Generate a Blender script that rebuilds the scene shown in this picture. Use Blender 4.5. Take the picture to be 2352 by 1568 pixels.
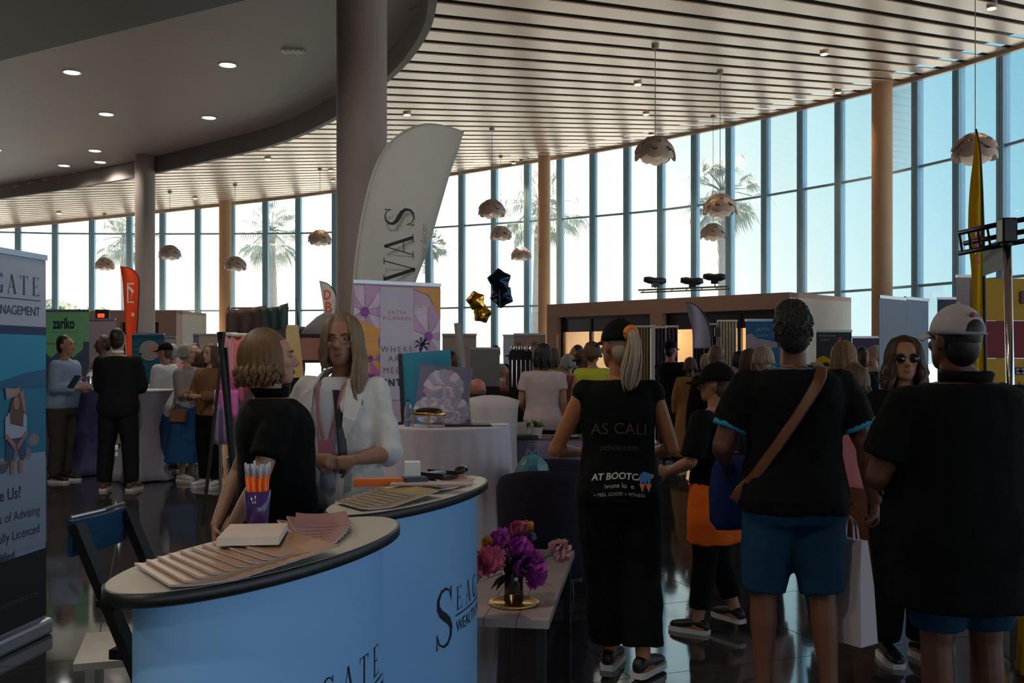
import bpy, math, random
from mathutils import Vector, Matrix, Euler
PI = math.pi
S = bpy.context.scene
for o in list(bpy.data.objects): bpy.data.objects.remove(o)
# ------------------------------------------------------------------ camera
F = 2287.0; EYE = 1.52; HZ = 818.0           # focal length in px of the 2352 px wide frame, eye height, horizon row
cd = bpy.data.cameras.new('camera'); cam = bpy.data.objects.new('camera', cd)
S.collection.objects.link(cam); S.camera = cam
cam.location = (0, 0, EYE); cam.rotation_euler = (PI/2, 0, 0)
cd.sensor_width = 36; cd.lens = 36*F/2352; cd.shift_y = (HZ-784)/2352; cd.clip_end = 500; cd.clip_start = .05
# ------------------------------------------------------------------ sky and exposure
S.view_settings.view_transform = 'Standard'; S.view_settings.look = 'None'
S.view_settings.gamma = 1; S.view_settings.use_curve_mapping = False; S.view_settings.exposure = 0.65
W = bpy.data.worlds.new('sky'); S.world = W; W.use_nodes = True
def build_sky():
    nt = W.node_tree; N = nt.nodes; L = nt.links; N.clear()
    tc = N.new('ShaderNodeTexCoord'); sun = Vector((-.35, .93, .12)).normalized()
    dot = N.new('ShaderNodeVectorMath'); dot.operation = 'DOT_PRODUCT'; dot.inputs[1].default_value = sun
    sep = N.new('ShaderNodeSeparateXYZ'); ab = N.new('ShaderNodeMath'); ab.operation = 'ABSOLUTE'
    mu = N.new('ShaderNodeMath'); mu.operation = 'MULTIPLY_ADD'; mu.inputs[1].default_value = -.35
    L.new(tc.outputs['Generated'], dot.inputs[0]); L.new(tc.outputs['Generated'], sep.inputs[0])
    L.new(sep.outputs['Z'], ab.inputs[0]); L.new(ab.outputs[0], mu.inputs[0]); L.new(dot.outputs['Value'], mu.inputs[2])
    mr = N.new('ShaderNodeMapRange'); mr.inputs[1].default_value = -1; mr.inputs[2].default_value = 1
    L.new(mu.outputs[0], mr.inputs[0])
    cr = N.new('ShaderNodeValToRGB'); L.new(mr.outputs[0], cr.inputs[0])
    st = [(-1, (.36, .43, .5)), (.2, (.24, .34, .42)), (.53, (.075, .18, .25)), (.6, (.105, .23, .29)), (.67, (.17, .29, .335)), (.74, (.26, .36, .37)), (.8, (.36, .4, .38)), (.87, (.66, .65, .57)), (.97, (1.2, 1.15, .95))]
    K = 2.0                                           # ramp colours stay below one; the strength brings them back
    e = cr.color_ramp.elements
    while len(e) < len(st): e.new(.5)
    for i, (t, c) in enumerate(st):
        e[i].position = (t+1)/2; e[i].color = (c[0]/K, c[1]/K, c[2]/K, 1)
    bg = N.new('ShaderNodeBackground'); bg.inputs[1].default_value = K*SKY_GAIN
    out = N.new('ShaderNodeOutputWorld'); L.new(cr.outputs[0], bg.inputs[0]); L.new(bg.outputs[0], out.inputs[0])
SKY_GAIN = 1.7
build_sky()
sl = bpy.data.lights.new('sun', 'SUN'); sl.energy = 14.0; sl.angle = .01; sl.color = (1, .88, .7)
so = bpy.data.objects.new('sun', sl); S.collection.objects.link(so); so.location = (-10, 40, 40)
so.rotation_euler = Vector((.35*.6, -.93*.6, -.82)).to_track_quat('-Z', 'Y').to_euler()
random.seed(7)
# ------------------------------------------------------------------ helpers
COL = S.collection
TMP = bpy.data.scenes.new('workbench')          # scratch scene, removed at the end
def scratch_graph():
    with bpy.context.temp_override(scene=TMP, view_layer=TMP.view_layers[0]): return bpy.context.evaluated_depsgraph_get()
def at(px, py, Y): return Vector(((px-1176)/F*Y, Y, EYE-(py-HZ)/F*Y))
def gx(px, Y): return (px-1176)/F*Y
def tag(o, label=None, cat=None, group=None, kind=None):
    if label: o['label'] = label
    if cat: o['category'] = cat
    if group: o['group'] = group
    if kind: o['kind'] = kind
    return o
def empty(name, loc=(0, 0, 0), rz=0, label=None, cat=None, group=None, kind=None, parent=None):
    o = bpy.data.objects.new(name, None); COL.objects.link(o); o.location = loc; o.rotation_euler = (0, 0, rz)
    o.empty_display_size = .1
    if parent: o.parent = parent
    return tag(o, label, cat, group, kind)
def copy_tree(o, parent=None):
    c = o.copy(); COL.objects.link(c); c.parent = parent
    for ch in o.children: copy_tree(ch, c)
    return c
def catmull(pts, n=6):
    pts = [Vector(p) for p in pts]; out = []
    for i in range(len(pts)-1):
        p0 = pts[max(i-1, 0)]; p1 = pts[i]; p2 = pts[i+1]; p3 = pts[min(i+2, len(pts)-1)]
        for k in range(n):
            t = k/n
            out.append(.5*((2*p1)+(p2-p0)*t+(2*p0-5*p1+4*p2-p3)*t*t+(3*p1-p0-3*p2+p3)*t**3))
    out.append(pts[-1]); return out
def interp(tab, x):
    if x <= tab[0][0]: 
        (a, b), (c, d) = tab[0], tab[1]
    elif x >= tab[-1][0]:
        (a, b), (c, d) = tab[-2], tab[-1]
    else:
        for i in range(len(tab)-1):
            if tab[i][0] <= x <= tab[i+1][0]:
                (a, b), (c, d) = tab[i], tab[i+1]; break
    return b+(d-b)*(x-a)/(c-a)
class MB:
    def __init__(s): s.v = []; s.f = []; s.m = []; s.mi = 0
    def add(s, vs, fs, M=None):
        b = len(s.v)
        s.v += [tuple(M @ Vector(p)) if M is not None else tuple(p) for p in vs]
        for f in fs: s.f.append(tuple(i+b for i in f)); s.m.append(s.mi)
        return s
    def box(s, c, size, M=None, rz=0):
        x, y, z = [q/2 for q in size]; R = Matrix.Rotation(rz, 3, 'Z'); c = Vector(c)
        vs = [c+R @ Vector((a*x, b*y, d*z)) for d in (-1, 1) for b in (-1, 1) for a in (-1, 1)]
        return s.add(vs, [(0, 2, 3, 1), (4, 5, 7, 6), (0, 1, 5, 4), (2, 6, 7, 3), (1, 3, 7, 5), (0, 4, 6, 2)], M)
    def beam(s, p0, p1, w, h, up=(0, 0, 1)):
        p0 = Vector(p0); p1 = Vector(p1); d = (p1-p0).normalized(); sd = d.cross(Vector(up))
        if sd.length < 1e-4: sd = d.cross(Vector((1, 0, 0)))
        sd.normalize(); u = sd.cross(d)
        vs = [p+sd*(a*w/2)+u*(b*h/2) for p in (p0, p1) for b in (-1, 1) for a in (-1, 1)]
        return s.add(vs, [(0, 1, 3, 2), (4, 6, 7, 5), (0, 4, 5, 1), (2, 3, 7, 6), (1, 5, 7, 3), (0, 2, 6, 4)])
    def loft(s, rings, cap=True, closed=True, M=None):
        n = len(rings[0]); vs = [p for r in rings for p in r]; fs = []
        for i in range(len(rings)-1):
            for j in range(n if closed else n-1):
                k = (j+1) % n; fs.append((i*n+j, i*n+k, (i+1)*n+k, (i+1)*n+j))
        if cap: fs.append(tuple(reversed(range(n)))); fs.append(tuple((len(rings)-1)*n+j for j in range(n)))
        return s.add(vs, fs, M)
    def tube(s, path, r, n=8, cap=True, M=None, flat=1.0):
        path = [Vector(p) for p in path]; k = len(path)
        rr = r if isinstance(r, (list, tuple)) else [r]*k
        if len(rr) != k: rr = [interp([(i/(len(rr)-1), q) for i, q in enumerate(rr)], j/(k-1)) for j in range(k)]
        rings = []; ref = None
        for i, p in enumerate(path):
            d = path[min(i+1, k-1)]-path[max(i-1, 0)]
            if d.length < 1e-7: d = Vector((0, 0, 1))
            d.normalize()
            if ref is None:
                ref = Vector((0, 0, 1)) if abs(d.z) < .9 else Vector((1, 0, 0))
            a = ref-d*ref.dot(d)
            if a.length < 1e-5: a = d.orthogonal()
            a.normalize(); ref = a; b = d.cross(a)
            rings.append([p+a*(math.cos(2*PI*j/n)*rr[i]*flat)+b*(math.sin(2*PI*j/n)*rr[i]) for j in range(n)])
        return s.loft(rings, cap, True, M)
    def cyl(s, p0, p1, r0, r1=None, n=16): return s.tube([p0, p1], [r0, r0 if r1 is None else r1], n)
    def lathe(s, prof, c=(0, 0, 0), n=24, cap=True, M=None, sx=1, sy=1):
        c = Vector(c)
        return s.loft([[c+Vector((r*sx*math.cos(2*PI*j/n), r*sy*math.sin(2*PI*j/n), z)) for j in range(n)] for r, z in prof], cap, True, M)
    def ell(s, c, r, n=14, m=9, M=None):
        prof = [(math.sin(PI*i/m), -math.cos(PI*i/m)) for i in range(1, m)]
        prof = [(.02, -1)]+prof+[(.02, 1)]; c = Vector(c)
        return s.loft([[c+Vector((r[0]*q*math.cos(2*PI*j/n), r[1]*q*math.sin(2*PI*j/n), r[2]*z)) for j in range(n)] for q, z in prof], True, True, M)
    def prism(s, poly, axis, d0, d1, M=None):
        """2d outline extruded along an axis: 'x','y' or 'z'"""
        def P(p, d):
            return {'z': (p[0], p[1], d), 'y': (p[0], d, p[1]), 'x': (d, p[0], p[1])}[axis]
        n = len(poly); vs = [P(p, d0) for p in poly]+[P(p, d1) for p in poly]
        fs = [tuple(range(n)), tuple(reversed(range(n, 2*n)))]+[(i, i+n, (i+1) % n+n, (i+1) % n) for i in range(n)]
        return s.add(vs, fs, M)
    def grid(s, rows, M=None):
        return s.loft(rows, False, False, M)
    def mesh(s, name, mats, smooth=False):
        me = bpy.data.meshes.new(name); me.from_pydata(s.v, [], s.f)
        if not isinstance(mats, (list, tuple)): mats = [mats]
        for m in mats: me.materials.append(m)
        if len(mats) > 1: me.polygons.foreach_set('material_index', s.m)
        if smooth: me.polygons.foreach_set('use_smooth', [True]*len(me.polygons))
        me.validate(); me.update(); return me
    def build(s, name, mats, parent=None, smooth=False, loc=None, rz=None, fix=True, thick=0, bevel=0):
        me = s.mesh(name, mats, smooth)
        if fix:
            import bmesh
            bm = bmesh.new(); bm.from_mesh(me); bmesh.ops.recalc_face_normals(bm, faces=bm.faces); bm.to_mesh(me); bm.free()
        o = bpy.data.objects.new(name, me); COL.objects.link(o)
        if parent: o.parent = parent
        if loc is not None: o.location = loc
        if rz is not None: o.rotation_euler = (0, 0, rz)
        if thick: md = o.modifiers.new('thickness', 'SOLIDIFY'); md.thickness = thick; md.offset = 0
        if bevel: md = o.modifiers.new('bevel', 'BEVEL'); md.width = bevel; md.segments = 2; md.limit_method = 'ANGLE'
        return o
def obj(name, me, parent=None, loc=(0, 0, 0), rot=(0, 0, 0)):
    o = bpy.data.objects.new(name, me); COL.objects.link(o); o.parent = parent; o.location = loc; o.rotation_euler = rot
    return o
def remesh(mb, voxel, smooth=2, fac=.5, noise=0, nscale=.12):
    """closed overlapping shapes -> one continuous skin"""
    me = mb.mesh('tmp', []); o = bpy.data.objects.new('tmp', me); TMP.collection.objects.link(o)
    import bmesh
    bm = bmesh.new(); bm.from_mesh(me); bmesh.ops.recalc_face_normals(bm, faces=bm.faces); bm.to_mesh(me); bm.free()
    md = o.modifiers.new('r', 'REMESH'); md.mode = 'VOXEL'; md.voxel_size = voxel; md.use_smooth_shade = True
    if smooth: sm = o.modifiers.new('s', 'SMOOTH'); sm.iterations = smooth; sm.factor = fac
    if noise:
        tx = bpy.data.textures.get('folds%.3f' % nscale) or bpy.data.textures.new('folds%.3f' % nscale, 'CLOUDS')
        tx.noise_scale = nscale; dm = o.modifiers.new('d', 'DISPLACE'); dm.texture = tx; dm.strength = noise; dm.texture_coords = 'LOCAL'
    dg = scratch_graph(); ev = o.evaluated_get(dg)
    r = bpy.data.meshes.new_from_object(ev); bpy.data.objects.remove(o); bpy.data.meshes.remove(me)
    r.polygons.foreach_set('use_smooth', [True]*len(r.polygons)); return r
# ------------------------------------------------------------------ materials
MATS = {}
def mat(name, col, rough=.7, metal=0, var=.12, scale=8, spec=.5, bump=0, bscale=60, emit=None, es=0, trans=0, sheen=0, stretch=None, col2=None, ior=1.5, alpha=1):
    if name in MATS: return MATS[name]
    m = bpy.data.materials.new(name); MATS[name] = m; m.use_nodes = True; nt = m.node_tree; N = nt.nodes; L = nt.links
    b = N['Principled BSDF']; b.inputs['Roughness'].default_value = rough; b.inputs['Metallic'].default_value = metal
    b.inputs['Specular IOR Level'].default_value = spec; b.inputs['IOR'].default_value = ior
    tc = N.new('ShaderNodeTexCoord'); no = N.new('ShaderNodeTexNoise'); no.inputs['Scale'].default_value = scale; no.inputs['Detail'].default_value = 4
    src = tc.outputs['Object']
    if stretch:
        mp = N.new('ShaderNodeMapping'); mp.inputs['Scale'].default_value = stretch; L.new(src, mp.inputs[0]); src = mp.outputs[0]
    L.new(src, no.inputs['Vector'])
    mx = N.new('ShaderNodeMix'); mx.data_type = 'RGBA'; L.new(no.outputs['Fac'], mx.inputs[0])
    c2 = col2 or [min(1, c*(1+var)) for c in col]; c1 = col if col2 else [c*(1-var) for c in col]
    mx.inputs[6].default_value = (*c1, 1); mx.inputs[7].default_value = (*c2, 1)
    L.new(mx.outputs[2], b.inputs['Base Color'])
    if bump:
        n2 = N.new('ShaderNodeTexNoise'); n2.inputs['Scale'].default_value = bscale; L.new(src, n2.inputs['Vector'])
        bu = N.new('ShaderNodeBump'); bu.inputs['Strength'].default_value = bump; bu.inputs['Distance'].default_value = .01
        L.new(n2.outputs['Fac'], bu.inputs['Height']); L.new(bu.outputs[0], b.inputs['Normal'])
    if emit: b.inputs['Emission Color'].default_value = (*emit, 1); b.inputs['Emission Strength'].default_value = es
    if sheen: b.inputs['Sheen Weight'].default_value = sheen
    if trans:                       # thin cloth or leaf: some light comes through
        t = N.new('ShaderNodeBsdfTranslucent'); L.new(mx.outputs[2], t.inputs[0])
        ms = N.new('ShaderNodeMixShader'); ms.inputs[0].default_value = trans
        L.new(b.outputs[0], ms.inputs[1]); L.new(t.outputs[0], ms.inputs[2]); L.new(ms.outputs[0], N['Material Output'].inputs[0])
    return m
def glass_mat(name, tint=(.95, .98, .98), refl=.06):
    if name in MATS: return MATS[name]
    m = bpy.data.materials.new(name); MATS[name] = m; m.use_nodes = True; nt = m.node_tree; N = nt.nodes; L = nt.links; N.clear()
    t = N.new('ShaderNodeBsdfTransparent'); t.inputs[0].default_value = (*tint, 1); g = N.new('ShaderNodeBsdfGlossy'); g.inputs['Roughness'].default_value = .02
    fr = N.new('ShaderNodeFresnel'); fr.inputs[0].default_value = 1.35; no = N.new('ShaderNodeTexNoise'); no.inputs['Scale'].default_value = .6
    mu = N.new('ShaderNodeMath'); mu.operation = 'MULTIPLY'; mu.inputs[1].default_value = 1.0; L.new(fr.outputs[0], mu.inputs[0])
    mx = N.new('ShaderNodeMixShader'); out = N.new('ShaderNodeOutputMaterial')
    L.new(mu.outputs[0], mx.inputs[0]); L.new(t.outputs[0], mx.inputs[1]); L.new(g.outputs[0], mx.inputs[2]); L.new(mx.outputs[0], out.inputs[0])
    return m
def text_mesh(txt, size, mats, mapf, bold=0, align='LEFT', spacing=1.0, shear=0):
    """built-in font -> flat mesh whose (u, v) points go through mapf to 3d"""
    cu = bpy.data.curves.new('t', 'FONT'); cu.body = txt; cu.size = size; cu.align_x = align; cu.offset = bold; cu.space_character = spacing; cu.shear = shear
    cu.resolution_u = 3
    o = bpy.data.objects.new('t', cu); TMP.collection.objects.link(o); dg = scratch_graph()
    me = bpy.data.meshes.new_from_object(o.evaluated_get(dg)); bpy.data.objects.remove(o)
    for v in me.vertices: v.co = mapf(v.co.x, v.co.y)
    me.materials.clear(); me.materials.append(mats); return me
# roman capitals as ribbons of thick and thin strokes: (points, widths); cell is .8 wide, 1 high
def _arc(cx, cy, rx, ry, a0, a1, n=14): return [(cx+rx*math.cos(math.radians(a0+(a1-a0)*i/n)), cy+ry*math.sin(math.radians(a0+(a1-a0)*i/n))) for i in range(n+1)]
ROMAN = {
 'S': [([(.56, .8), (.5, .93), (.36, .98), (.2, .95), (.1, .83), (.1, .7), (.19, .59), (.34, .5), (.48, .41), (.57, .29), (.55, .14), (.44, .03), (.29, .01), (.13, .08), (.06, .24)], [.03, .035, .045, .06, .085, .11, .135, .15, .135, .11, .085, .06, .045, .035, .03]),
       ([(.57, .99), (.57, .72)], [.04, .01]), ([(.05, .0), (.05, .28)], [.04, .01])],
 'E': [([(.17, .02), (.17, .98)], [.1, .1]), ([(.05, .98), (.6, .98)], [.03, .03]), ([(.05, .02), (.63, .02)], [.03, .03]), ([(.17, .51), (.47, .51)], [.03, .03]),
       ([(.59, 1.0), (.6, .8)], [.06, .01]), ([(.62, 0), (.64, .22)], [.06, .01]), ([(.47, .61), (.47, .41)], [.03, .03])],
 'A': [([(.08, .02), (.38, 1.0)], [.035, .035]), ([(.37, 1.0), (.68, .02)], [.11, .11]), ([(.19, .34), (.57, .34)], [.03, .03]), ([(-.01, .015), (.2, .015)], [.03, .03]), ([(.53, .015), (.8, .015)], [.03, .03])],
 'G': [(_arc(.4, .5, .32, .49, 40, 318, 20), [.03, .04, .05, .07, .09, .1, .11, .1, .09, .07, .05, .04]), ([(.63, .02), (.63, .38)], [.1, .1]), ([(.5, .39), (.74, .39)], [.03, .03]), ([(.64, 1.0), (.65, .75)], [.05, .01])],
 'T': [([(.36, .02), (.36, .98)], [.1, .1]), ([(.03, .98), (.69, .98)], [.03, .03]), ([(.23, .015), (.49, .015)], [.03, .03]), ([(.04, 1), (.03, .78)], [.06, .01]), ([(.68, 1), (.69, .78)], [.06, .01])],
 'V': [([(.08, .98), (.4, 0)], [.11, .11]), ([(.4, .0), (.66, .98)], [.035, .035]), ([(-.02, .985), (.22, .985)], [.03, .03]), ([(.55, .985), (.76, .985)], [.03, .03])],
}
def roman(mb, txt, x, y, size, step, mapf, gap=0):
    for ch in txt:
        for pts, ws in ROMAN[ch]:
            k = len(pts); q = []
            for i, p in enumerate(pts):
                a = Vector(pts[max(i-1, 0)]); b = Vector(pts[min(i+1, k-1)]); d = (b-a).normalized(); n = Vector((-d.y, d.x))
                w = interp([(j/(len(ws)-1), v) for j, v in enumerate(ws)], i/(k-1))/2
                q.append((Vector(p)+n*w, Vector(p)-n*w))
            base = len(mb.v)
            for a, b in q:
                mb.v.append(tuple(mapf(x+a.x*size, y+a.y*size))); mb.v.append(tuple(mapf(x+b.x*size, y+b.y*size)))
            for i in range(k-1): mb.f.append((base+2*i, base+2*i+1, base+2*i+3, base+2*i+2)); mb.m.append(mb.mi)
        x += step
    return x
M_white = mat('white_paint', (.62, .6, .58), .6)
M_black = mat('black_plastic', (.012, .012, .014), .45)
M_ink = mat('dark_ink', (.012, .014, .02), .6)
M_chrome = mat('chrome', (.8, .8, .8), .12, 1)
M_steel = mat('brushed_steel', (.55, .56, .58), .3, 1)
M_gold = mat('polished_brass', (.8, .5, .16), .22, 1)
# ================================================================== the hall
YT = [(-900, 522), (-300, 528), (0, 533), (120, 536), (300, 537.5), (560, 537), (690, 536), (775, 533), (1000, 523), (1300, 503), (1500, 485), (1700, 460), (2000, 409), (2190, 366), (2352, 324), (2600, 250)]
T_UP = 4.0                                   # upper transom above the eye
def facade(px): Y = F*T_UP/(HZ-interp(YT, px)); return Vector((gx(px, Y), Y, 0))
C0, CA, CB = 3.12, .107, .088
def ceil_z(X, Y): return EYE+C0+CA*X+CB*Y
U = Vector((.76, .65, 0)).normalized(); NV = Vector((-U.y, U.x, 0))
MULL = [-215, -128, -43, 42, 127, 212, 298, 374, 455, 533, 610, 686, 770, 842, 914, 985, 1061, 1136, 1212, 1287, 1363, 1441, 1519, 1597, 1677, 1759, 1842, 1929, 2018, 2107, 2202, 2304, 2415, 2540]
FP = [facade(x) for x in MULL]
# floor
def floor_mat():
    m = mat('polished_stone', (.05, .044, .045), .06, 0, .35, .9, spec=.8, bump=.02, bscale=7, ior=2.1)
    m.node_tree.nodes['Principled BSDF'].inputs['Specular Tint'].default_value = (.72, .9, 1, 1)
    return m
MF = floor_mat(); M_joint = mat('tile_joint', (.015, .014, .015), .6)
def floor_build():
    fl = MB(); fl.box((2, 12, -.06), (70, 70, .1)); f = fl.build('floor', M_joint); tag(f, kind='structure')
    # stone tiles: single pieces near the camera, the rest joined
    a = math.radians(20); ca, sa = math.cos(a), math.sin(a); T = 1.2
    t = MB(); t.box((0, 0, 0), (T-.006, T-.006, .012)); me = t.mesh('tile', MF)
    far = MB(); k = 0
    for i in range(-26, 27):
        for j in range(-24, 27):
            x, y = (i+.3)*T, (j+.2)*T; X, Y = ca*x-sa*y+2, sa*x+ca*y+12
            if abs(X-2) > 33 or abs(Y-12) > 33: continue
            if 1.5 < Y < 14 and abs(X) < .62*Y+1:
                o = obj('tile', me, f, (X, Y, -.006+random.uniform(-.0006, 0)), (0, 0, a)); k += 1
            else: far.box((X, Y, -.006), (T-.006, T-.006, .012), rz=a)
    o = far.build('tile_field', MF, f); o['kind'] = 'stuff'
    g = MB(); g.box((0, 60, -.2), (400, 300, .1)); g = g.build('forecourt_paving', mat('pale_paving', (.55, .53, .48), .8)); tag(g, 'pale paving outside the glass wall', 'paving', kind='structure')
floor_build()
# glass wall
M_mull = mat('mullion_blue_steel', (.24, .48, .66), .35, 0, .1, 3, spec=.6); M_glass = glass_mat('window_glass'); M_trim = mat('ceiling_trim', (.5, .4, .31), .4)
def facade_build():
    w = empty('window_1', facade(1200), kind='structure'); inv = Matrix.Translation(-w.location)
    for i, p in enumerate(FP):
        t = (FP[min(i+1, len(FP)-1)]-FP[max(i-1, 0)]).normalized(); nrm = Vector((t.y, -t.x, 0))
        if nrm.y > 0: nrm = -nrm
        H = ceil_z(p.x, p.y)-.02; b = MB()
        for s_ in (-1, 1):
            q = p+t*(s_*.047); R = math.atan2(t.y, t.x)
            b.box((q.x, q.y, H/2), (.082, .17, H), inv, 0) if False else b.add([*(Vector((q.x, q.y, z))+t*(a*.041)+nrm*(c*.085) for z in (.0, H) for c in (-1, 1) for a in (-1, 1))], [(0, 2, 3, 1), (4, 5, 7, 6), (0, 1, 5, 4), (2, 6, 7, 3), (1, 3, 7, 5), (0, 4, 6, 2)], inv)
        b.build('mullion', M_mull, w)
    for i in range(len(FP)-1):
        p, q = FP[i], FP[i+1]; t = (q-p).normalized(); a, c = p+t*.09, q-t*.09; hs = [0, 3.01, 5.52]
        for z in (3.01, 5.52):
            b = MB(); b.beam(a-w.location+Vector((0, 0, z)), c-w.location+Vector((0, 0, z)), .09, .055); b.build('transom', M_mull, w)
        for k in range(3):
            z0 = (.02, 3.04, 5.55)[k]; b = MB(); za = (2.98, 5.49, ceil_z(a.x, a.y)-.03)[k]; zc = (2.98, 5.49, ceil_z(c.x, c.y)-.03)[k]
            b.add([a+Vector((0, 0, z0)), c+Vector((0, 0, z0)), c+Vector((0, 0, zc)), a+Vector((0, 0, za))], [(0, 1, 2, 3)], inv); b.build('pane', M_glass, w)
        b = MB(); nrm = Vector((t.y, -t.x, 0)); nrm = -nrm if nrm.y > 0 else nrm
        P0 = p+nrm*.14+Vector((0, 0, ceil_z(p.x, p.y)-.02)); P1 = q+nrm*.14+Vector((0, 0, ceil_z(q.x, q.y)-.02))
        b.beam(P0-w.location, P1-w.location, .1, .16); b.build('head_trim', M_trim, w)
facade_build()
# slatted ceiling
HS = 3.7
EDGE = [(-330, 512), (-150, 486), (0, 459), (150, 437), (333, 405), (480, 372), (613, 341), (700, 310), (775, 274), (840, 232), (890, 190), (940, 142), (985, 75), (1003, 10), (1006, -70), (985, -200), (900, -420)]
EDGE3 = catmull([at(x, y, F*HS/(HZ-y)) for x, y in EDGE], 4)
M_board = mat('satin_wood_board', (.56, .36, .25), .32, 0, .12, 1.2, spec=.6, stretch=(1, 14, 1)); M_void = mat('ceiling_void', (.004, .004, .004), .9)
def ceiling_build():
    c = empty('ceiling', (0, 15, 7), kind='structure'); inv = Matrix.Translation(-c.location)
    pitch, bw = .54, .375
    for k in range(-4, 72):
        n = k*pitch+.2; best = None
        for i in range(len(FP)-1):            # where the board meets the glass wall
            p, q = FP[i], FP[i+1]; a, b_ = p.dot(NV)-n, q.dot(NV)-n
            if a*b_ <= 0 and a != b_:
                P = p+(q-p)*(a/(a-b_)); u = P.dot(U); best = u if best is None else max(best, u)
        if best is None: best = 16 if n < 10 else 2
        u0, u1 = best-34, best+.05
        for i in range(len(EDGE3)-1):         # boards start above the soffit's edge beam
            p, q = EDGE3[i], EDGE3[i+1]; a, b_ = p.dot(NV)-n, q.dot(NV)-n
            if a*b_ <= 0 and a != b_: u0 = max(u0, (p+(q-p)*(a/(a-b_))).dot(U)-.12)
        b = MB(); pts = []
        for u in (u0, u1):
            for s_ in (-1, 1):
                P = U*u+NV*(n+s_*bw/2); pts.append((P.x, P.y, ceil_z(P.x, P.y)))
        vs = pts+[(x, y, z+.018) for x, y, z in pts]
        b.add(vs, [(0, 1, 3, 2), (4, 6, 7, 5), (0, 2, 6, 4), (1, 5, 7, 3), (2, 3, 7, 6), (0, 4, 5, 1)], inv); b.build('board', M_board, c)
    b = MB(); pl = [(p.x, p.y+.3) for p in reversed(FP)]+[(p.x, p.y) for p in EDGE3]+[(EDGE3[-1].x, -14), (14, -14), (14, FP[-1].y-4)]; n = len(pl)
    vs = [(x, y, ceil_z(x, y)+.3) for x, y in pl]+[(x, y, ceil_z(x, y)+.5) for x, y in pl]
    b.add(vs, [tuple(range(n)), tuple(reversed(range(n, 2*n)))]+[(i, i+n, (i+1) % n+n, (i+1) % n) for i in range(n)], inv); b.build('roof_deck', M_void, c)
ceiling_build()
# the curved plaster soffit with its edge beam
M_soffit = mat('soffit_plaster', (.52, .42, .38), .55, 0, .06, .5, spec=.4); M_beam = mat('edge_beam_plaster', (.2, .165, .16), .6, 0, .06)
def soffit_build():
    E = catmull([at(x, y, F*HS/(HZ-y)) for x, y in EDGE], 4); n = len(E)
    c = empty('ceiling_soffit', (-4, 12, EYE+HS), kind='structure'); inv = Matrix.Translation(-c.location)
    drop = [.33]*n; inner = []
    for i, p in enumerate(E):
        d = (E[min(i+1, n-1)]-E[max(i-1, 0)]).normalized(); nn = Vector((-d.y, d.x, 0)); ctr = Vector((-8, 9, 0))
        if nn.dot(ctr-p) < 0: nn = -nn
        inner.append(p+nn*.09)
    b = MB(); Z = Vector((0, 0, 1))
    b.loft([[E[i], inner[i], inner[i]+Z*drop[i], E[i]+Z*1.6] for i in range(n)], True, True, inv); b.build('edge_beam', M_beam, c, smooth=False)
    b = MB(); rows = []
    for i in range(n):
        p = inner[i]+Z*.33; far = Vector((min(p.x-14, -16) if i < n*.6 else -16, p.y-2 if i < n*.6 else p.y, p.z)); rows.append([p.lerp(far, k/4) for k in range(5)])
    # plan polygon of the soffit, closed far to the left and behind the camera
    poly = [(p.x, p.y) for p in inner]+[(inner[-1].x, -12), (-34, -12), (-34, inner[0].y+4), (inner[0].x, inner[0].y+1)]
    z = EYE+HS+.33
    b.prism(poly, 'z', z, z+.25, inv); o = b.build('soffit_panel', M_soffit, c)
    # dark bulkhead of the upper floor nearer the camera
    h = 3.94; a, d = at(-10, 142, F*h/(HZ-142)), at(565, 0, F*h/HZ); dr = (d-a).normalized(); nn = Vector((dr.y, -dr.x, 0))
    q0, q1 = a-dr*9, d+dr*1.9; b = MB()
    b.prism([(q0.x, q0.y), (q1.x, q1.y), (q1.x, -9), (q0.x, -9)], 'z', EYE+h, EYE+h+.6, inv); b.build('bulkhead', mat('bulkhead_dark', (.06, .055, .055), .6), c)
soffit_build()
# columns
M_colm = mat('column_render', (.25, .205, .19), .6, 0, .06, 3); M_colw = mat('column_warm_render', (.6, .36, .2), .6, 0, .06, 3)
def column(px, wpx, Y, top, m, k):
    b = MB(); r = wpx/F*Y/2; X = gx(px, Y); b.lathe([(r, 0), (r, top)], (0, 0, 0), 40); b.lathe([(r+.015, 0), (r+.015, .12)], (0, 0, 0), 40)
    o = b.build('column', m, None, smooth=True, loc=(X, Y, 0)); md = o.modifiers.new('e', 'EDGE_SPLIT')
    tag(o, k, 'column'); o['kind'] = 'structure'; o.name = 'column'
column(831, 115, 9.65, EYE+HS+.4, M_colm, 'thick grey column behind the white feather flag')
column(333, 44, 20.0, EYE+HS+.4, M_colm, 'grey column beside the orange feather flag')
for px, w, k in ((517, 27, 'slim column at the glass wall between the palms'), (1250, 28, 'slim orange lit column beside the entrance box'), (2026, 46, 'tall brown column behind the blue roller banners')):
    p = facade(px); Y = p.y-.75; column(px, w, Y, ceil_z(gx(px, Y), Y)+.1, M_colw, k)
# rest of the room behind the camera
def back_walls():
    m = mat('back_wall_paint', (.4, .36, .34), .7)
    b = MB()
    b.box((-9, -9, 3.2), (22, .3, 6.4)); b.build('wall_back', m)['kind'] = 'structure'
    b = MB(); b.box((-20, 8, 3.2), (.3, 34, 6.4)); b.build('wall_left', m)['kind'] = 'structure'
back_walls()
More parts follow.
